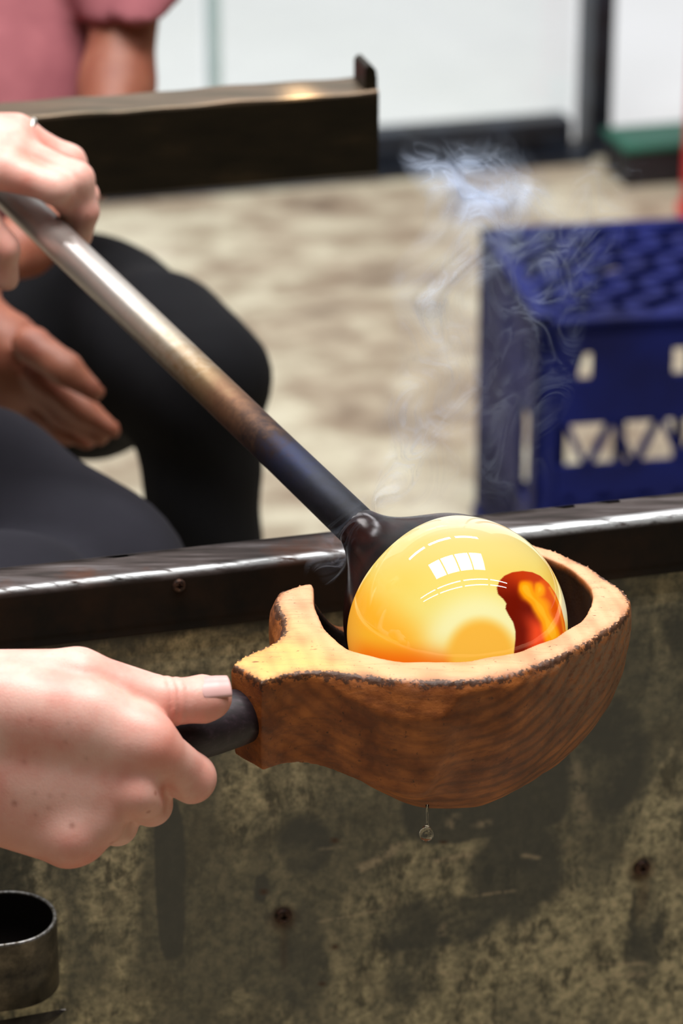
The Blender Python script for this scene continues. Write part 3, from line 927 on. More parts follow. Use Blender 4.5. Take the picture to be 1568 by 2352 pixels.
def linedist(pts):
    d = np.full(len(X), 1e9)
    for a, b in zip(pts[:-1], pts[1:]):
        ex, ey = b[0] - a[0], b[1] - a[1]
        t = np.clip(((X - a[0]) * ex + (Y - a[1]) * ey) / (ex * ex + ey * ey), 0, 1)
        d = np.minimum(d, np.hypot(X - a[0] - ex * t, Y - a[1] - ey * t))
    return d
dl = linedist([(1183, 1540), (1183, 1450), (1165, 1405), (1160, 1385), (1145, 1362)])
R_ = np.tile(np.array([112., 18., 4.]), (len(sv), 1))
R_ = mx3(R_, (176, 44, 12), sst(-Y, -1380, -1320) * .9)
R_ = mx3(R_, (238, 72, 30), sst(dl, 14, 50) * sst(Y, 1395, 1450))
R_ = mx3(R_, (196, 56, 12), sst(dl, 30, 70) * sst(-Y, -1400, -1360))
bd = np.minimum(linedist([(1206, 1352), (1214, 1366), (1230, 1380), (1245, 1400), (1257, 1425), (1266, 1455), (1274, 1490), (1278, 1530)]), linedist([(1240, 1352), (1232, 1370), (1226, 1376)]) + 5)
wob = 3 * np.sin(X * .07 + 1) * np.sin(Y * .09) + 1.5 * np.sin(X * .17 - Y * .12)
edge_ = poly_sdf(Xf, Yf, [(1213, 1372), (1232, 1396), (1245, 1430), (1252, 1470), (1254, 1540), (1320, 1540), (1310, 1400), (1270, 1330), (1240, 1330)])
R_ = mx3(R_, (226, 84, 8), sst(-edge_, -3, 6))
R_ = mx3(R_, (255, 158, 8), sst(-(bd + wob), -25, -10))
R_ = mx3(R_, (255, 186, 40), sst(-(bd + wob * 1.7), -9, -2) * .7)
ed2 = linedist([(1262, 1350), (1280, 1384), (1290, 1420), (1296, 1455), (1297, 1500)])
R_ = mx3(R_, (250, 150, 30), np.exp(-(ed2 / 3.) ** 2) * .8)
C = C * (1 - ins[:, None]) + R_ * ins[:, None]
# pale edge beyond the red patch
C = mx3(C, (244, 232, 190), sst(u, .86, .97) * (1 - ins) * sst(vq, -.1, .15))
lin = s2l(C)
M_hot = pmat('molten_glass', rgb(200, 130, 50), 0.025, 0, 0.6)
b = M_hot.node_tree.nodes['Principled BSDF']
hc = attr(M_hot, 'glow_map', 'Color')
link(M_hot, hc, b.inputs['Emission Color']); b.inputs['Emission Strength'].default_value = 0.95
bc_ = mix(M_hot, 0.85, hc, (0, 0, 0, 1)); link(M_hot, bc_, b.inputs['Base Color'])
b.inputs['Coat Weight'].default_value = 0.6; b.inputs['Coat Roughness'].default_value = 0.01
mesh_obj('gather', sv, sf, M_hot, glass, smooth=True, attrs={'glow_map': lin}, label='opaque yellow glowing glass with clear red patch')
# darker glass skin flaring from the pipe over the back of the ball
GC = BC + PD * 0.0095
GR = 0.0500
def neck_sdf(p):
    s = np.sqrt(((p - GC.astype(np.float32)) ** 2).sum(-1)) - GR
    a = cone(p, PE + PD * 0.004, PE + (GC - PE) * 0.6, 0.0100, 0.013)
    return smin(s, a, 0.020)
nlo = np.minimum(GC - GR, PE - 0.014) - 0.004; nhi = np.maximum(GC + GR, PE + 0.014) + 0.004
nv, nf = surface_nets(neck_sdf, nlo, nhi, 0.0014)
M_neck = pmat('dark_red_glass', rgb(66, 20, 12), 0.22, 0, 0.3)
setp(M_neck, Base_Color=ramp(M_neck, noise(M_neck, coords(M_neck), 30, 4, .5, .8), [(0.40, rgb(16, 9, 8)), (0.60, rgb(44, 16, 11)), (0.74, rgb(110, 46, 30))]))
mesh_obj('neck', nv, nf, M_neck, glass, smooth=True, label='dark red glass flaring from the pipe')

pipe = empty('blowpipe', PE, 'long steel blowpipe, brown and blue near its end, carrying the glowing glass', 'pipe')
M_pipe = pmat('blowpipe_steel', rgb(120, 112, 104), 0.3, 0.82)
al = attr(M_pipe, 'along'); 
v = coords(M_pipe)
pn = noise(M_pipe, v, 150, 6, 0.7)
pn2 = noise(M_pipe, v, 34, 4, 0.6)
ft = mth(M_pipe, 'ADD', al, mth(M_pipe, 'MULTIPLY', mth(M_pipe, 'SUBTRACT', pn, 0.5), 0.20))
ft = mth(M_pipe, 'ADD', ft, mth(M_pipe, 'MULTIPLY', mth(M_pipe, 'SUBTRACT', pn2, 0.5), 0.12))
c = ramp(M_pipe, ft, [(0.0, rgb(34, 34, 37)), (0.12, rgb(46, 48, 58)), (0.19, rgb(44, 48, 70)), (0.26, rgb(54, 42, 40)), (0.36, rgb(116, 84, 62)), (0.46, rgb(136, 112, 82)), (0.56, rgb(176, 164, 146)), (0.72, rgb(198, 190, 182)), (1.0, rgb(186, 178, 174))])
setp(M_pipe, Base_Color=c)
rg = ramp(M_pipe, ft, [(0.0, G(0.5)), (0.3, G(0.55)), (0.5, G(0.42)), (0.8, G(0.32))])
setp(M_pipe, Roughness=rg)
bump(M_pipe, pn, 0.15, 0.0006)
L = 1.15
ts = np.concatenate([[0, .0012], np.linspace(.006, .40, 60), [.6, L]])
rs = [0.0092, 0.0100] + [0.0104 - 0.0002 * min(1, t / .1) for t in ts[2:]]
mb = MB().tube([PE + PD * t for t in ts], rs, 48)
along = np.repeat(np.clip(ts / 0.36, 0, 1), 48)
mb.build('shaft', M_pipe, pipe, smooth=True, attrs={'along': along})

# ------------------------------------------------------------------ tool holder on the panel
M_iron = pmat('old_iron', rgb(92, 84, 72), 0.42, 0.7)
v = coords(M_iron)
ni = noise(M_iron, v, 60, 6, 0.65)
c = ramp(M_iron, ni, [(0.34, rgb(40, 37, 33)), (0.5, rgb(72, 66, 55)), (0.64, rgb(106, 97, 82)), (0.75, rgb(140, 130, 116))])
c = mix(M_iron, mth(M_iron, 'MULTIPLY', attr(M_iron, 'worn'), bwr(M_iron, noise(M_iron, coords(M_iron), 500, 3), .35, .6)), c, rgb(150, 150, 150))
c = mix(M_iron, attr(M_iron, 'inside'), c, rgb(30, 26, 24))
setp(M_iron, Base_Color=c)
bump(M_iron, ni, 0.3, 0.0008)
TD = 1.665
tk = V(60, 2085, TD)
hold = None
# hoop: rounded rectangle in plan, upright strip walls
def hoop_plan(n=96, hx=0.058, hy=0.0265, r=0.0258):
    pts = []
    for cx, cy, a0 in ((hx - r, hy - r, 0), (-hx + r, hy - r, 90), (-hx + r, -hy + r, 180), (hx - r, -hy + r, 270)):
        for k in range(n // 4):
            a = math.radians(a0 + 90 * k / (n // 4 - 1))
            pts.append((cx + r * math.cos(a), cy + r * math.sin(a)))
    return pts
r_ = V(128, 2090, 1.0) - CAMP
HC = CAMP + r_ * ((BN(0, PV - 0.0275, 0) - CAMP) @ DY / (r_ @ DY))   # right end of the hoop, rim height
TD = float((HC - CAMP) @ FW)
HC = HC - DX * 0.058
HPL = hoop_plan(); n = len(HPL); HHT = 0.0395; th_ = 0.0020
hv_, hf_, wo_, in_ = [], [], [], []
rows = []
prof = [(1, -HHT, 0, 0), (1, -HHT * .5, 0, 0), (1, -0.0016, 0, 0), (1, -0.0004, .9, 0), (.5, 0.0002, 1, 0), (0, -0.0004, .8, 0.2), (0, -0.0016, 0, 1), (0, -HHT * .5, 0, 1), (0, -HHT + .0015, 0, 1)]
for (o, z, wn, i_) in prof:
    for (x, y) in HPL:
        L_ = math.hypot(x, y)
        f_ = 1 - (1 - o) * th_ / max(L_, .02)
        hv_.append(HC + DX * x * f_ + DY * y * f_ + DZ * z); wo_.append(wn); in_.append(i_)
for r in range(len(prof) - 1):
    for k in range(n):
        hf_.append((r * n + k, r * n + (k + 1) % n, (r + 1) * n + (k + 1) % n, (r + 1) * n + k))
k0 = len(prof) - 1
hf_.append(tuple(k for k in range(n))[::-1]); hf_.append(tuple(k0 * n + k for k in range(n)))
hold = empty('tool_holder', HC - DZ * (HHT + 0.02), 'blackened iron cup holder fixed low on the mottled panel', 'holder')
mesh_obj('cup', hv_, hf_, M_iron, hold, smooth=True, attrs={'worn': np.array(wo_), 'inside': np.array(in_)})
# pointed leaf-shaped blade below it
bt = V(150, 2312, TD - 0.005)
bv, bf = [], []
nb2 = 40
sect = []
for i in range(nb2):
    t = i / (nb2 - 1)
    s = t * 0.115
    wv_ = 0.0155 * (1 - math.exp(-s / 0.020)) + 0.0008
    mid = bt - DX * s - DZ * (0.0012 + wv_ * 0.62) - DZ * 0.04 * s
    for (dy, dz_, ) in ((-0.0020, 0.0), (0.0, 1.0), (0.0022, 0.0), (0.0, -1.0)):
        bv.append(mid + DY * dy * (0.3 + 0.7 * min(1, s / .02)) * 1.6 + DZ * dz_ * wv_ * 0.62)
for i in range(nb2 - 1):
    for k in range(4):
        bf.append((i * 4 + k, i * 4 + (k + 1) % 4, (i + 1) * 4 + (k + 1) % 4, (i + 1) * 4 + k))
bf.append((3, 2, 1, 0)); bf.append(tuple((nb2 - 1) * 4 + k for k in range(4)))
tb = MB().add(bv, bf)
tb.box(bt - DX * 0.118 - DZ * 0.014 + DY * 0.018, 0.008, 0.046, 0.010)
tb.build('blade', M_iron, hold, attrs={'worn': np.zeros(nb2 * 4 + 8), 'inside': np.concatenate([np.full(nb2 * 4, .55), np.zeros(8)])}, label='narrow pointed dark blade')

# ------------------------------------------------------------------ water drop under the block
M_water = bpy.data.materials.new('water'); M_water.use_nodes = True
b = M_water.node_tree.nodes['Principled BSDF']
b.inputs['Base Color'].default_value = (1, 1, 1, 1); b.inputs['Roughness'].default_value = 0.0
b.inputs['Transmission Weight'].default_value = 1.0; b.inputs['IOR'].default_value = 1.33
drop = empty('water_drop', V(975, 1940, 1.475), 'clear drop of water on a thin thread falling from the wooden block', 'water')
pts = [V(981, y, 1.475) for y in (1848, 1870, 1890, 1900)]
MB().tube(pts, [.0008, .0006, .0006, .0010], 10).build('thread', M_water, drop, smooth=True)
pts = [V(979, y, 1.475) for y in (1894, 1899, 1906, 1914, 1922, 1929, 1934)]
MB().tube(pts, [.0004, .0016, .0028, .0035, .0033, .0022, .0006], 24).build('bead', M_water, drop, smooth=True)

# ------------------------------------------------------------------ people
def K(px, py, d, off=0.0):
    return V(px, py, d + off / 1000.0)

# the seated glass worker: near hand on the block handle, far hand on the pipe
D1 = 1.385
def r1(px, off=0): return px * (D1 + off / 1000.0) / FPX
def A1(x, y, o): return K(x, y, D1, o)
def seg(p, x0, y0, o0, q0, x1, y1, o1, q1):
    return cone(p, A1(x0, y0, o0), A1(x1, y1, o1), r1(q0, o0), r1(q1, o1))
def near_hand(p):
    p = p.astype(np.float32)
    d = seg(p, -520, 1716, 14, 134, -230, 1705, 8, 132)
    d = smin(d, seg(p, -150, 1712, 22, 105, 190, 1800, 26, 66), .012)
    for s in ((-220, 1640, 8, 92, 345, 1712, -3, 66), (-220, 1700, 8, 92, 312, 1812, 0, 55), (-220, 1750, 10, 90, 238, 1878, 4, 54), (-220, 1790, 14, 84, 148, 1934, 10, 55)):
        d = smin(d, seg(p, *s), .012)
    d = smin(d, seg(p, 20, 1615, 4, 84, 300, 1680, -2, 70), .012)
    d = smin(d, seg(p, -120, 1600, 0, 96, 200, 1628, -4, 66), .014)
    # knuckles and tendon hollows
    d = smin(d, seg(p, 172, 1926, 3, 46, 188, 1928, 8, 46), .012)
    d = smin(d, seg(p, 322, 1826, -4, 42, 336, 1838, 2, 40), .006)
    # thumb
    t = seg(p, -200, 1588, 10, 96, 170, 1562, 9, 72)
    t2 = smin(seg(p, 185, 1566, 8, 72, 385, 1612, 14, 53), seg(p, 385, 1612, 14, 54, 470, 1606, 20, 53), .004)
    t2 = smin(t2, seg(p, 470, 1604, 20, 50, 490, 1602, 20, 41), .004)
    t = smin(t, t2, .006)
    # creases over the thumb joint
    q = p - A1(385, 1612, 12).astype(np.float32)
    axv = (A1(470, 1606, 20) - A1(385, 1612, 14)); axv = (axv / np.linalg.norm(axv)).astype(np.float32)
    s = q @ axv
    near = np.exp(-((q * q).sum(-1)) / .014 ** 2)
    bend = s + 0.06 * (q @ (-UP).astype(np.float32))
    for c0, a0 in ((-.0012, .0010), (.0026, .0011), (.0066, .0007)):
        t = t + a0 * np.exp(-((bend - c0) / .0009) ** 2) * near
    # nail bed
    nl = (p - A1(487, 1585, 6).astype(np.float32))
    d = smin(d, t, .0028)
    # crease running from thumb web
    # fingers, curled round the handle
    g = .0035
    f = smin(seg(p, 372, 1732, 1, 58, 438, 1786, 20, 56), seg(p, 438, 1788, 20, 54, 432, 1772, 58, 46), .004)
    f = smin(f, seg(p, 432, 1772, 58, 44, 350, 1700, 66, 42), .004)
    d = smin(d, f, g)
    f = smin(seg(p, 322, 1826, 3, 50, 346, 1848, 28, 47), seg(p, 346, 1848, 28, 46, 340, 1800, 62, 44), .004)
    f = smin(f, seg(p, 340, 1800, 62, 43, 260, 1740, 66, 41), .004)
    d = smin(d, f, g)
    f = smin(seg(p, 240, 1884, 8, 50, 268, 1894, 32, 45), seg(p, 268, 1894, 32, 45, 260, 1845, 62, 42), .004)
    f = smin(f, seg(p, 260, 1845, 62, 42, 190, 1790, 64, 40), .004)
    d = smin(d, f, g)
    f = smin(seg(p, 150, 1936, 12, 50, 178, 1935, 36, 42), seg(p, 178, 1935, 36, 42, 170, 1885, 58, 37), .004)
    f = smin(f, seg(p, 170, 1885, 58, 37, 110, 1835, 58, 35), .004)
    d = smin(d, f, g)
    # groove between the first and second finger at the knuckle
    gr = cone(p, A1(378, 1808, -8), A1(402, 1862, 20), .0012, .0012)
    d = smax(d, -(gr), .006)
    gr = cone(p, A1(300, 1898, -8), A1(312, 1915, 26), .0006, .0006)
    d = smax(d, -(gr), .005)
    return d
pts = np.array([A1(-500, 1500, 0), A1(560, 2010, 80), A1(-500, 2010, 80), A1(560, 1450, -30), A1(-500, 1450, -30)])
lo = pts.min(0); hi = pts.max(0)
hvv, hff = surface_nets(near_hand, lo + np.array([0, -.03, -.02]), hi + np.array([0, .03, .02]), 0.0011)

D2 = 1.765
def r2(px, off=0): return px * (D2 + off / 1000.0) / FPX
def seg2(p, x0, y0, o0, q0, x1, y1, o1, q1):
    return cone(p, K(x0, y0, D2, o0), K(x1, y1, D2, o1), r2(q0, o0), r2(q1, o1))
def far_hand(p):
    p = p.astype(np.float32)
    d = seg2(p, -420, 300, 10, 110, -200, 345, 10, 100)
    for s in ((-200, 325, 14, 85, 35, 315, 12, 52), (-200, 350, 6, 80, 30, 345, 2, 52), (-200, 375, -6, 70, 10, 385, -10, 50)):
        d = smin(d, seg2(p, *s), .012)
    f = smin(seg2(p, 35, 318, 14, 50, 158, 372, 20, 36), seg2(p, 158, 372, 20, 36, 196, 450, 22, 30), .006)
    f = smin(f, seg2(p, 196, 450, 22, 30, 190, 520, 24, 27), .004)
    d = smin(d, f, .006)
    f = smin(seg2(p, 30, 352, 0, 48, 176, 412, -4, 37), seg2(p, 176, 412, -4, 37, 196, 486, 4, 30), .006)
    f = smin(f, seg2(p, 196, 486, 4, 30, 187, 545, 14, 25), .004)
    d = smin(d, f, .0035)
    f = smin(seg2(p, 10, 392, -12, 46, 128, 432, -16, 34), seg2(p, 128, 432, -16, 34, 168, 486, 8, 28), .006)
    f = smin(f, seg2(p, 168, 486, 8, 28, 165, 530, 24, 24), .004)
    d = smin(d, f, .0035)
    t = smin(seg2(p, -200, 400, -4, 60, -60, 480, -10, 44), seg2(p, -60, 480, -10, 44, 10, 570, -2, 32), .008)
    t = smin(t, seg2(p, 10, 570, -2, 31, 16, 640, 10, 28), .006)
    return smin(d, t, .005)
p2 = np.array([K(-420, 200, D2, -40), K(270, 700, D2, 60), K(-420, 700, D2, 60), K(270, 200, D2, -40)])
fv, ff2 = surface_nets(far_hand, p2.min(0) - .02, p2.max(0) + .02, 0.0017)

# forearms, torso and head outside the frame, joined under the clothes
SH = np.array([-0.80, 1.54, 0.98])                       # middle of the shoulders
Wn = A1(-420, 1716, 12); Wf = K(-330, 310, D2, 10)
EL1 = np.array([-0.60, 1.30, 0.72]); EL2 = np.array([-0.58, 1.61, 0.80])
HIP = np.array([-0.82, 1.62, 0.52])
def gaffer_rest(p):
    p = p.astype(np.float32)
    d = cone(p, Wn, EL1, .026, .040)
    d = np.minimum(d, cone(p, Wf, EL2, .027, .040))
    d = smin(d, cone(p, EL1, SH + [0.03, -0.19, 0], .040, .052), .02)
    d = smin(d, cone(p, EL2, SH + [0.03, 0.19, 0], .040, .052), .02)
    d = smin(d, cone(p, SH + [0, -0.12, -0.02], SH + [0, 0.12, -0.02], .08, .08), .05)
    d = smin(d, cone(p, SH + [0, 0, -0.06], HIP + [0, 0, 0.05], .14, .14), .05)
    d = smin(d, cone(p, SH, SH + [0.03, 0, .12], .055, .055), .03)
    hd = SH + [0.07, 0, .23]
    d = smin(d, cone(p, hd + np.array([0, 0, .03]), hd + np.array([.03, 0, -.05]), .088, .062), .03)
    d = smin(d, cone(p, hd + np.array([.095, 0, .0]), hd + np.array([.108, 0, -.025]), .010, .014), .012)
    for s in (-1, 1):
        d = smin(d, cone(p, hd + np.array([0, .085 * s, .01]), hd + np.array([-.005, .09 * s, -.02]), .014, .010), .008)
    return d
rv, rf = surface_nets(gaffer_rest, [-1.0, 1.18, 0.40], [-0.20, 1.84, 1.42], 0.007)
allv = np.concatenate([hvv, fv, rv]); allf = np.concatenate([hff, ff2 + len(hvv), rf + len(hvv) + len(fv)])
# flush: knuckles, creases and fingertips are redder
def near_pt(vv, pt, r): return np.exp(-((vv - pt) ** 2).sum(1) / r ** 2)
fl = np.zeros(len(allv))
for (x, y, o, r, s) in ((395, 1735, -10, .010, .7), (322, 1830, -8, .008, .25), (490, 1635, 14, .009, .6), (470, 1800, 14, .009, .4), (240, 1562, 0, .006, .6), (300, 1610, 0, .006, .5),
                        (180, 1975, 8, .012, .6), (20, 1940, 4, .02, .5), (385, 1640, 4, .009, .45), (370, 1818, 2, .006, .7), (280, 1860, -6, .010, .3), (345, 1740, -12, .006, .5)):
    fl += s * near_pt(allv, A1(x, y, o), r)
for (x, y, s) in ((88, 372, .7), (60, 350, .3), (40, 420, .4), (190, 500, .6)):
    fl += s * near_pt(allv, K(x, y, D2, -12), .008)
nl = np.zeros(len(allv))
for (x, y, r) in ((33, 1845, 7), (165, 1896, 7), (112, 1856, 5), (115, 1828, 6), (146, 1827, 5), (70, 1652, 6), (157, 1660, 6), (80, 1823, 5), (82, 1872, 5), (198, 1742, 5), (150, 1704, 5), (55, 1750, 5)):
    a_ = A1(x, y, -20); dr = (a_ - CAMP); dr /= np.linalg.norm(dr)
    q_ = allv - CAMP; pr_ = q_ @ dr
    nl = np.maximum(nl, np.exp(-(((q_ - pr_[:, None] * dr) ** 2).sum(1)) / (r * .00019) ** 2) * (pr_ < D1 + .03) * (.6 if r > 6 else .28))
gaf = empty('person', [-0.80, 1.60, 0.0], 'seated glass worker in charcoal trousers, hands on the block handle and the blowpipe', 'person')
body1 = mesh_obj('body', allv, allf, M_skin, gaf, smooth=True, attrs={'flush': np.clip(fl, 0, .8), 'nail': nl})

# thumb nail: a curved plate lying on the skin facing up and toward the viewer
tc0 = A1(470, 1606, 20); ta = A1(490, 1602, 20) - A1(420, 1609, 16); ta /= np.linalg.norm(ta)
vw_ = (CAMP - tc0); vw_ -= ta * (vw_ @ ta); vw_ /= np.linalg.norm(vw_)
up_ = np.cross(ta, vw_)
if up_[2] < 0: up_ = -up_
nvv, nff = [], []
na_, nb3 = 22, 16
RT_ = r1(53, 20)
for i in range(na_):
    s = (450 + 72 * i / (na_ - 1) - 470) / FPX * (D1 + .02) 
    for j in range(nb3):
        t = -1 + 2 * j / (nb3 - 1)
        a = math.radians(36 + 36 * t)
        # rounded at the root
        rt = math.sqrt(max(0.0, 1 - (abs(t) ** 2.6)))
        root = (1 - rt) * 0.0022
        free = -0.0009 * (1 - t * t)
        ss = s + (root if i < na_ // 2 else 0) * (1 - i / (na_ / 2)) - (free if i > na_ - 4 else 0) * 0.3
        rr_ = RT_ * (1.012 - 0.10 * max(0, (i / (na_ - 1) - .62)) - (0.0 if 0 < i else .012)) + 0.00045 - 0.0003 * (i / (na_ - 1))
        if j in (0, nb3 - 1): rr_ -= 0.0005
        nvv.append(tc0 + ta * ss + vw_ * math.cos(a) * rr_ + up_ * math.sin(a) * rr_)
for i in range(na_ - 1):
    for j in range(nb3 - 1):
        nff.append((i * nb3 + j, (i + 1) * nb3 + j, (i + 1) * nb3 + j + 1, i * nb3 + j + 1))
M_nail = pmat('fingernail', rgb(238, 206, 202), 0.35, 0, 0.5)
nn = noise(M_nail, coords(M_nail), 200, 2); setp(M_nail, Base_Color=mix(M_nail, nn, rgb(196, 150, 146), rgb(204, 162, 156)))
no_ = mesh_obj('thumb_nail', nvv, nff, M_nail, body1, smooth=True, label='short pale thumb nail')
sm = no_.modifiers.new('solid', 'SOLIDIFY'); sm.thickness = 0.0004; sm.offset = 0

# ring on the far hand
M_silver = pmat('silver', rgb(235, 232, 225), 0.2, 1.0)
setp(M_silver, Roughness=bwr(M_silver, noise(M_silver, coords(M_silver), 300, 2), -1.0, 3.0))
rc = K(58, 322, D2, 14); rax = K(158, 372, D2, 20) - K(35, 318, D2, 14); rax /= np.linalg.norm(rax)
ra_ = np.cross(rax, DZ); ra_ /= np.linalg.norm(ra_); rb_ = np.cross(rax, ra_)
rr0 = r2(50) * 1.0
rpts = [rc + rr0 * (math.cos(t) * ra_ + math.sin(t) * rb_) for t in np.linspace(0, 2 * math.pi, 40)]
MB().tube(rpts, [.0017] * 40, 10, cap=False).build('finger_ring', M_silver, body1, smooth=True, label='silver ring')

def skinned(name, fn, lo, hi, h, mat, parent, **k):
    a, b_ = surface_nets(fn, lo, hi, h)
    return mesh_obj(name, a, b_, mat, parent, smooth=True, **k)

# shirt of the glass worker (mostly outside the frame)
def shirt1(p):
    p = p.astype(np.float32)
    d = cone(p, SH + [0, -0.13, -0.02], SH + [0, 0.13, -0.02], .088, .088)
    d = smin(d, cone(p, SH + [0, 0, -0.06], HIP + [0, 0, 0.05], .15, .155), .05)
    d = smin(d, cone(p, EL1 + (SH - EL1) * .35, SH + [0.03, -0.19, 0], .058, .062), .03)
    d = smin(d, cone(p, EL2 + (SH - EL2) * .35, SH + [0.03, 0.19, 0], .058, .062), .03)
    return d
skinned('shirt', shirt1, [-1.05, 1.1, 0.38], [-0.4, 1.9, 1.15], .009, M_grey, gaf)
KN1 = V(178, 1368, 1.90)
KN2 = V(0, 1500, 1.80)
def trous1(p):
    p = p.astype(np.float32)
    d = cone(p, HIP + [0, .08, -.01], V(-85, 1200, 1.93), .098, .068)
    d = smin(d, cone(p, V(-85, 1200, 1.93), KN1, .070, .060), .03)
    d = smin(d, cone(p, KN1, [KN1[0] + .0, KN1[1] + .03, 0.10], .066, .050), .03)
    e = cone(p, HIP + [0, -.06, -.02], KN2, .095, .066)
    e = smin(e, cone(p, KN2, [KN2[0] - .0, KN2[1] + .03, 0.10], .064, .050), .03)
    d = smin(d, e, .02)
    d = smin(d, cone(p, HIP + [0, -.08, 0], HIP + [0, .08, 0], .12, .12), .04)
    return d + .0012 * np.sin(p[..., 0] * 60 + p[..., 2] * 40)
skinned('trousers', trous1, [-1.0, 1.35, 0.05], [0.12, 2.05, 0.72], .0085, M_char, gaf)
for kn in (KN1, KN2):
    def shoe(p, kn=kn):
        p = p.astype(np.float32)
        d = smin(cone(p, [kn[0], kn[1] + .03, .07], [kn[0] + .02, kn[1] + .03, .05], .05, .05), cone(p, [kn[0] + .03, kn[1] + .03, .045], [kn[0] + .17, kn[1] + .03, .036], .042, .034), .03)
        return np.maximum(d, .0 - p[..., 2] + .002)
    skinned('shoe', shoe, [kn[0] - .1, kn[1] - .05, -.005], [kn[0] + .24, kn[1] + .11, .15], .006, M_shoe, gaf)
def hair1(p):
    p = p.astype(np.float32); hd = SH + [0.07, 0, .23]
    d = cone(p, hd + np.array([-.012, 0, .045]), hd + np.array([-.03, 0, -.04]), .094, .075)
    return np.maximum(d, -(cone(p, hd + np.array([.09, 0, -.03]), hd + np.array([.09, 0, -.12]), .095, .1)))
skinned('hair', hair1, [-0.90, 1.38, 1.05], [-0.55, 1.72, 1.42], .007, M_hair, gaf)
st_ = empty('stool', [HIP[0], HIP[1], 0], 'low wooden stool under the seated glass worker', 'stool')
M_stool = pmat('stool_wood', rgb(120, 90, 60), 0.6)
MB().box(HIP + [0, 0, -.145], .36, .34, .04, bev=.006).build('seat', M_stool, st_)
for i in (-1, 1):
    for j in (-1, 1):
        a = HIP + DX * .14 * i + DY * .13 * j
        MB().box([a[0], a[1], (HIP[2] - .165) / 2], .035, .035, HIP[2] - .165).build('leg', M_stool, st_)

# the assistant in the pink top, beyond the bar
def J(x, y, d): return V(x, y, d)
def cj(p, a, ra, b, rb):
    A = J(*a); B = J(*b)
    return cone(p, A, B, ra * a[2] / FPX, rb * b[2] / FPX)
assist = empty('person', [-0.36, 2.35, 0.0], 'assistant in a dusty pink top and black trousers, sitting beyond the dark bar', 'person')
def arm2(p):
    p = p.astype(np.float32)
    # near upper arm and forearm seen at the right of the body
    d = cj(p, (298, -60, 2.37), 80, (268, 200, 2.36), 78)
    d = smin(d, cj(p, (268, 200, 2.36), 77, (238, 385, 2.32), 62), .02)
    f = smin(cj(p, (212, 400, 2.28), 58, (60, 560, 2.16), 62), cj(p, (60, 560, 2.16), 60, (-70, 650, 2.10), 46), .02)
    d = smin(d, f, .02)
    # hand hanging over the knee
    h = cj(p, (-220, 640, 2.10), 70, (10, 800, 2.10), 88)
    h = smin(h, cj(p, (-200, 760, 2.10), 70, (30, 870, 2.12), 80), .02)
    th_a = smin(cj(p, (70, 790, 2.06), 46, (150, 848, 2.05), 36), cj(p, (150, 848, 2.05), 34, (218, 900, 2.05), 26), .01)
    h = smin(h, th_a, .012)
    for (x0, y0, r0, x1, y1, r1_, x2, y2, r2_, dd) in ((70, 880, 44, 150, 950, 34, 232, 1000, 26, 2.10), (60, 905, 42, 140, 975, 32, 200, 1012, 24, 2.125), (50, 930, 40, 110, 985, 30, 165, 1008, 22, 2.15), (90, 860, 40, 190, 940, 30, 262, 988, 22, 2.085)):
        ff_ = smin(cj(p, (x0, y0, dd), r0, (x1, y1, dd), r1_), cj(p, (x1, y1, dd), r1_, (x2, y2, dd), r2_), .008)
        h = smin(h, ff_, .006)
    d = smin(d, h, .02)
    # shoulders, neck and head above the frame
    d = smin(d, cj(p, (290, -60, 2.38), 72, (40, -330, 2.48), 112), .02)
    d = smin(d, cj(p, (60, -330, 2.48), 120, (-330, -300, 2.50), 120), .05)
    d = smin(d, cj(p, (-120, -330, 2.50), 130, (-110, -560, 2.48), 105), .04)
    d = smin(d, cj(p, (-110, -800, 2.44), 260, (-90, -640, 2.40), 180), .05)
    d = smin(d, cj(p, (-95, -700, 2.338), 14, (-95, -655, 2.328), 20), .02)
    for sx in (-1, 1): d = smin(d, cj(p, (-105 + sx * 215, -720, 2.44), 30, (-105 + sx * 210, -650, 2.44), 22), .012)
    d = smin(d, cj(p, (-118, -590, 2.355), 20, (-72, -590, 2.355), 20), .012)
    d = smin(d, cj(p, (-330, -290, 2.48), 100, (-420, 250, 2.40), 80), .04)
    d = smin(d, cj(p, (-420, 250, 2.40), 78, (-220, 640, 2.10), 62), .03)
    return d
m1 = np.array([J(-560, -1200, 2.6), J(440, 1120, 2.0), J(-560, 1120, 2.0), J(440, -1200, 2.6), J(-560, 0, 2.2), J(440, 1120, 2.3), J(-560, -1200, 2.2)])
skinned('body', arm2, m1.min(0), m1.max(0), .0056, M_skin2, assist)
M_eye = pmat('dark_brown_eye', rgb(36, 24, 20), 0.15)
for sx in (-1, 1):
    e_ = J(-95 + sx * 62, -712, 2.350)
    a_, b_ = surface_nets(lambda p, e_=e_: cone(p.astype(np.float32), e_, e_ + [0.001, 0, 0], 0.009, 0.009), e_ - .014, e_ + .014, .002)
    mesh_obj('eye', a_, b_, M_eye, assist, smooth=True)
def hair2(p):
    p = p.astype(np.float32)
    d = cj(p, (-130, -840, 2.50), 280, (-140, -560, 2.56), 200)
    return np.maximum(d, -cj(p, (-60, -560, 2.30), 260, (-60, -420, 2.30), 240))
q_ = J(-130, -700, 2.5)
skinned('hair', hair2, q_ - .16, q_ + .18, .008, M_hair, assist)
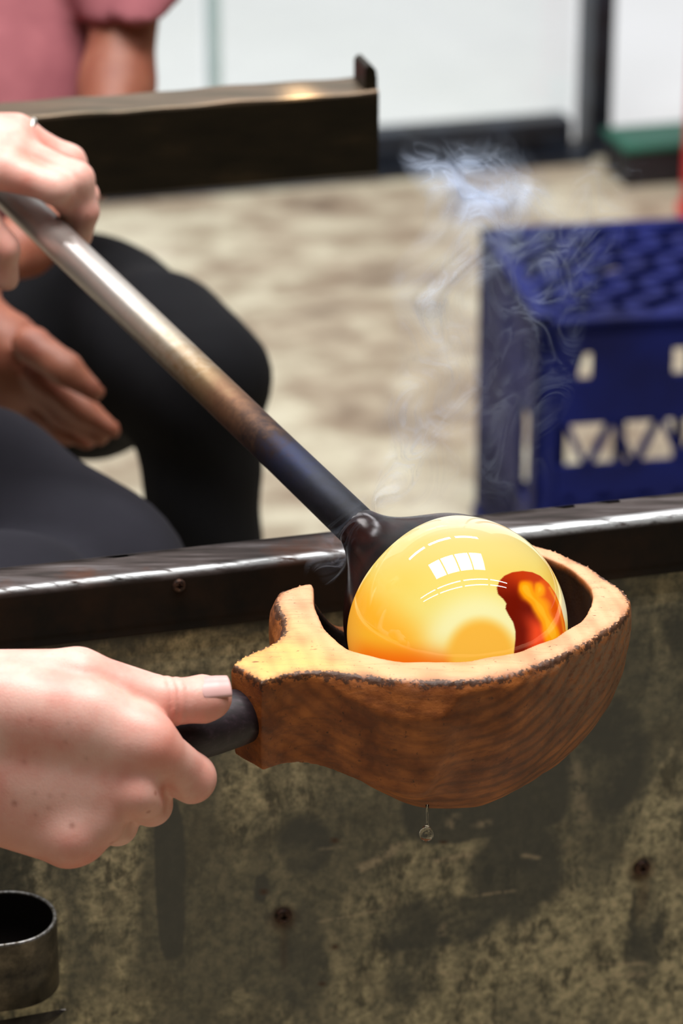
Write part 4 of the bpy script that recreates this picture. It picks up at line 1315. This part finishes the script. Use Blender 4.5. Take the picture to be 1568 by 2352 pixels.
def shirt2(p):
    p = p.astype(np.float32)
    d = cj(p, (-80, -200, 2.50), 300, (-100, 260, 2.46), 270)
    d = smin(d, cj(p, (60, -60, 2.42), 170, (20, 300, 2.42), 180), .05)
    d = smin(d, cj(p, (-100, 260, 2.46), 280, (-140, 520, 2.50), 300), .08)
    s = cj(p, (70, -290, 2.46), 150, (300, -70, 2.37), 106)
    d = smin(d, cj(p, (60, -320, 2.48), 136, (-330, -290, 2.50), 134), .05)
    pl = (p - J(300, 22, 2.36).astype(np.float32)) @ np.array([.29, 0, -.957]).astype(np.float32)
    s = smin(s, cj(p, (240, -120, 2.38), 118, (300, 60, 2.36), 106), .03)
    s = smax(s, pl, .004)
    d = smin(d, s, .012)
    # soft folds
    d = d + .0060 * np.sin((p[..., 0] * 34 - p[..., 2] * 46) + 2.0 * np.sin(p[..., 2] * 17)) * .8
    d = d + .002 * np.sin(p[..., 0] * 90 + p[..., 2] * 30)
    # neck opening
    d = smax(d, -cj(p, (-100, -400, 2.36), 100, (-110, -520, 2.48), 130), .004)
    return d
m2 = np.array([J(-480, -620, 2.7), J(460, 660, 2.2), J(-480, 660, 2.2), J(460, -620, 2.7), J(-480, -620, 2.2), J(460, 660, 2.75)])
skinned('pink_top', shirt2, m2.min(0) - .02, m2.max(0) + .05, .0062, M_pink, assist, label='short-sleeved dusty pink jersey top')
KNA = J(462, 858, 2.22)
def trous2(p):
    p = p.astype(np.float32)
    d = cj(p, (-240, 780, 2.62), 230, (200, 790, 2.36), 226)
    d = smin(d, cj(p, (200, 800, 2.36), 222, (360, 812, 2.26), 168), .05)
    d = smin(d, cj(p, (360, 812, 2.26), 166, (452, 880, 2.22), 134), .03)
    d = smin(d, cone(p, KNA, [KNA[0] - .006, KNA[1] + .02, 0.10], .0425, .046), .03)
    d = smin(d, cj(p, (575, 832, 2.22), 22, (565, 880, 2.22), 26), .02)
    d = smin(d, cj(p, (-440, 760, 2.70), 230, (-240, 790, 2.66), 230), .05)
    d = smin(d, cj(p, (-440, 760, 2.70), 200, (-420, 900, 2.30), 150), .05)
    d = smin(d, cone(p, J(-420, 900, 2.30), J(-420, 900, 2.30) * [1, 1, 0] + [0, .03, .10], .05, .045), .03)
    return d + .0012 * np.sin(p[..., 0] * 70 + p[..., 2] * 90)
m3 = np.array([J(-640, 500, 2.9), J(640, 1150, 2.1), J(-640, 500, 2.1), J(640, 1150, 2.9)])
l3 = m3.min(0); l3[2] = 0.05; h3 = m3.max(0)
skinned('trousers', trous2, l3, h3, .0085, M_black, assist)
for kx in (KNA, J(-420, 900, 2.30)):
    def shoe2(p, kn=kx):
        p = p.astype(np.float32)
        d = smin(cone(p, [kn[0], kn[1] + .03, .07], [kn[0], kn[1] + .01, .05], .05, .05), cone(p, [kn[0], kn[1], .045], [kn[0] + .02, kn[1] - .14, .036], .042, .034), .03)
        return np.maximum(d, .0 - p[..., 2] + .002)
    skinned('shoe', shoe2, [kx[0] - .08, kx[1] - .2, -.005], [kx[0] + .1, kx[1] + .12, .15], .006, M_shoe, assist)
st2 = empty('stool', [J(-440, 760, 2.7)[0] + .1, J(-440, 760, 2.7)[1], 0], 'low wooden stool under the assistant in pink', 'stool')
sb = J(-340, 780, 2.68); sz = sb[2] - .085
MB().box([sb[0], sb[1], sz - .02], .34, .32, .04, bev=.006).build('seat', M_stool, st2)
for i in (-1, 1):
    for j in (-1, 1):
        a = sb + DX * .13 * i + DY * .12 * j
        MB().box([a[0], a[1], (sz - .04) / 2], .035, .035, sz - .04).build('leg', M_stool, st2)

# ------------------------------------------------------------------ smoke rising from the hot glass: thin curling sheets
M_smoke = bpy.data.materials.new('thin_smoke'); M_smoke.use_nodes = True
nt = M_smoke.node_tree; nt.nodes.clear()
o_ = N(nt, 'ShaderNodeOutputMaterial'); mx_ = N(nt, 'ShaderNodeMixShader'); tr = N(nt, 'ShaderNodeBsdfTransparent')
df = N(nt, 'ShaderNodeBsdfDiffuse'); tl = N(nt, 'ShaderNodeBsdfTranslucent'); ad = N(nt, 'ShaderNodeMixShader')
df.inputs[0].default_value = (.64, .76, 1, 1); tl.inputs[0].default_value = (.74, .84, 1, 1); ad.inputs[0].default_value = .6
nt.links.new(df.outputs[0], ad.inputs[1]); nt.links.new(tl.outputs[0], ad.inputs[2])
nt.links.new(tr.outputs[0], mx_.inputs[1]); nt.links.new(ad.outputs[0], mx_.inputs[2]); nt.links.new(mx_.outputs[0], o_.inputs[0])
tcs = N(nt, 'ShaderNodeTexCoord'); mps = N(nt, 'ShaderNodeMapping')
nt.links.new(tcs.outputs['Object'], mps.inputs[0]); mps.inputs['Scale'].default_value = (1, 1, .55)
nz1 = N(nt, 'ShaderNodeTexNoise'); nz1.inputs['Scale'].default_value = 26; nz1.inputs['Detail'].default_value = 5; nz1.inputs['Roughness'].default_value = .55; nz1.inputs['Distortion'].default_value = 1.6
nt.links.new(mps.outputs[0], nz1.inputs['Vector'])
rid = mth(M_smoke, 'SUBTRACT', 1.0, mth(M_smoke, 'ABSOLUTE', mth(M_smoke, 'MULTIPLY', mth(M_smoke, 'SUBTRACT', nz1.outputs['Fac'], .5), 7.0)))
rid = mth(M_smoke, 'MAXIMUM', rid, 0.0)
rid = mth(M_smoke, 'POWER', rid, 2.2)
nz2 = N(nt, 'ShaderNodeTexNoise'); nz2.inputs['Scale'].default_value = 15; nz2.inputs['Detail'].default_value = 3; nz2.inputs['Distortion'].default_value = .6
nt.links.new(mps.outputs[0], nz2.inputs['Vector'])
cl = bwr(M_smoke, nz2.outputs['Fac'], .34, .74)
den = attr(M_smoke, 'veil')
wsp = attr(M_smoke, 'wisp')
al_ = mth(M_smoke, 'ADD', mth(M_smoke, 'MULTIPLY', mth(M_smoke, 'MULTIPLY', rid, wsp), mth(M_smoke, 'ADD', .25, cl)), mth(M_smoke, 'MULTIPLY', cl, den))
al_ = mth(M_smoke, 'MINIMUM', mth(M_smoke, 'MULTIPLY', al_, .85), .8)
nt.links.new(al_, mx_.inputs[0])
def sheet(path, seed, off):
    """path: list of (px, py, depth, half width px, soft density, wisp density), bottom to top"""
    rnd = random.Random(seed)
    ph = [rnd.uniform(0, 6.28) for _ in range(6)]
    P_ = np.array(path, float)
    ts = np.linspace(0, len(P_) - 1, 90)
    col = [np.interp(ts, range(len(P_)), P_[:, k]) for k in range(6)]
    nc = 26
    vs_, de, wi = [], [], []
    for i in range(90):
        for j in range(nc):
            t = -1 + 2 * j / (nc - 1)
            a = ts[i]
            d = col[2][i] + off + .022 * math.sin(2.1 * t + a * 2.0 + ph[0]) + .012 * math.sin(5 * t - a * 2.7 + ph[1])
            x = col[0][i] + col[3][i] * t + 14 * math.sin(a * 3.1 + ph[2] + t)
            y = col[1][i] + 16 * math.sin(3 * t + a * 1.7 + ph[3])
            vs_.append(V(x, y, d))
            ed = max(0.0, 1 - abs(t) ** 2.5) * min(1.0, i / 8.0) * min(1.0, (89 - i) / 16.0)
            de.append(col[4][i] * ed); wi.append(col[5][i] * ed)
    fs = [(i * nc + j, i * nc + j + 1, (i + 1) * nc + j + 1, (i + 1) * nc + j) for i in range(89) for j in range(nc - 1)]
    return vs_, fs, de, wi
SV, SF, SD, SW = [], [], [], []
paths = [
    ([(1000, 1190, 1.53, 90, 0, .05), (980, 1080, 1.55, 100, 0, .15), (960, 960, 1.57, 90, .28, .35), (1010, 820, 1.59, 110, .08, .25), (1000, 680, 1.61, 110, .35, .25), (1060, 560, 1.62, 140, .30, .2), (1110, 450, 1.63, 130, 1.1, .3), (1050, 370, 1.64, 150, .35, .4), (1040, 290, 1.64, 140, .0, .0)], 1, 0),
    ([(1150, 1180, 1.55, 120, 0, .03), (1160, 1050, 1.56, 130, 0, .12), (1180, 900, 1.58, 130, .0, .13), (1220, 760, 1.60, 140, .01, .13), (1230, 640, 1.61, 160, .03, .14), (1180, 530, 1.62, 170, .08, .16), (1150, 440, 1.63, 140, .35, .2), (1120, 360, 1.64, 130, .1, .2), (1100, 300, 1.64, 100, .0, .1)], 2, .02),
    ([(860, 1200, 1.52, 16, 0, .3), (885, 1150, 1.52, 22, 0.2, .3), (920, 1070, 1.54, 60, 0.05, .3), (1000, 1000, 1.56, 90, 0, .3), (1060, 900, 1.58, 70, 0, .2), (1050, 760, 1.6, 60, .05, .2), (1010, 640, 1.6, 50, .1, .1)], 3, -.01),
    ([(1330, 700, 1.6, 60, 0, .1), (1330, 600, 1.6, 90, .02, .16), (1370, 500, 1.62, 110, .02, .14), (1410, 400, 1.63, 80, .02, .12), (1420, 330, 1.64, 60, 0, .0)], 4, .0),
    ([(740, 1330, 1.50, 30, 0.02, .1), (760, 1270, 1.50, 50, .03, .16), (800, 1215, 1.50, 60, .03, .2), (840, 1160, 1.51, 60, .02, .14), (850, 1110, 1.52, 50, 0, 0)], 5, -.02),
]
for (pt, sd, of) in paths:
    a, b_, c_, d_ = sheet(pt, sd, of)
    n0 = len(SV)
    SV += a; SD += c_; SW += d_
    SF += [tuple(i + n0 for i in q) for q in b_]
mesh_obj('smoke', SV, SF, M_smoke, None, smooth=True, kind='stuff', label='thin bluish-white smoke curling up from the hot glass', cat='smoke', attrs={'veil': np.array(SD), 'wisp': np.array(SW)})
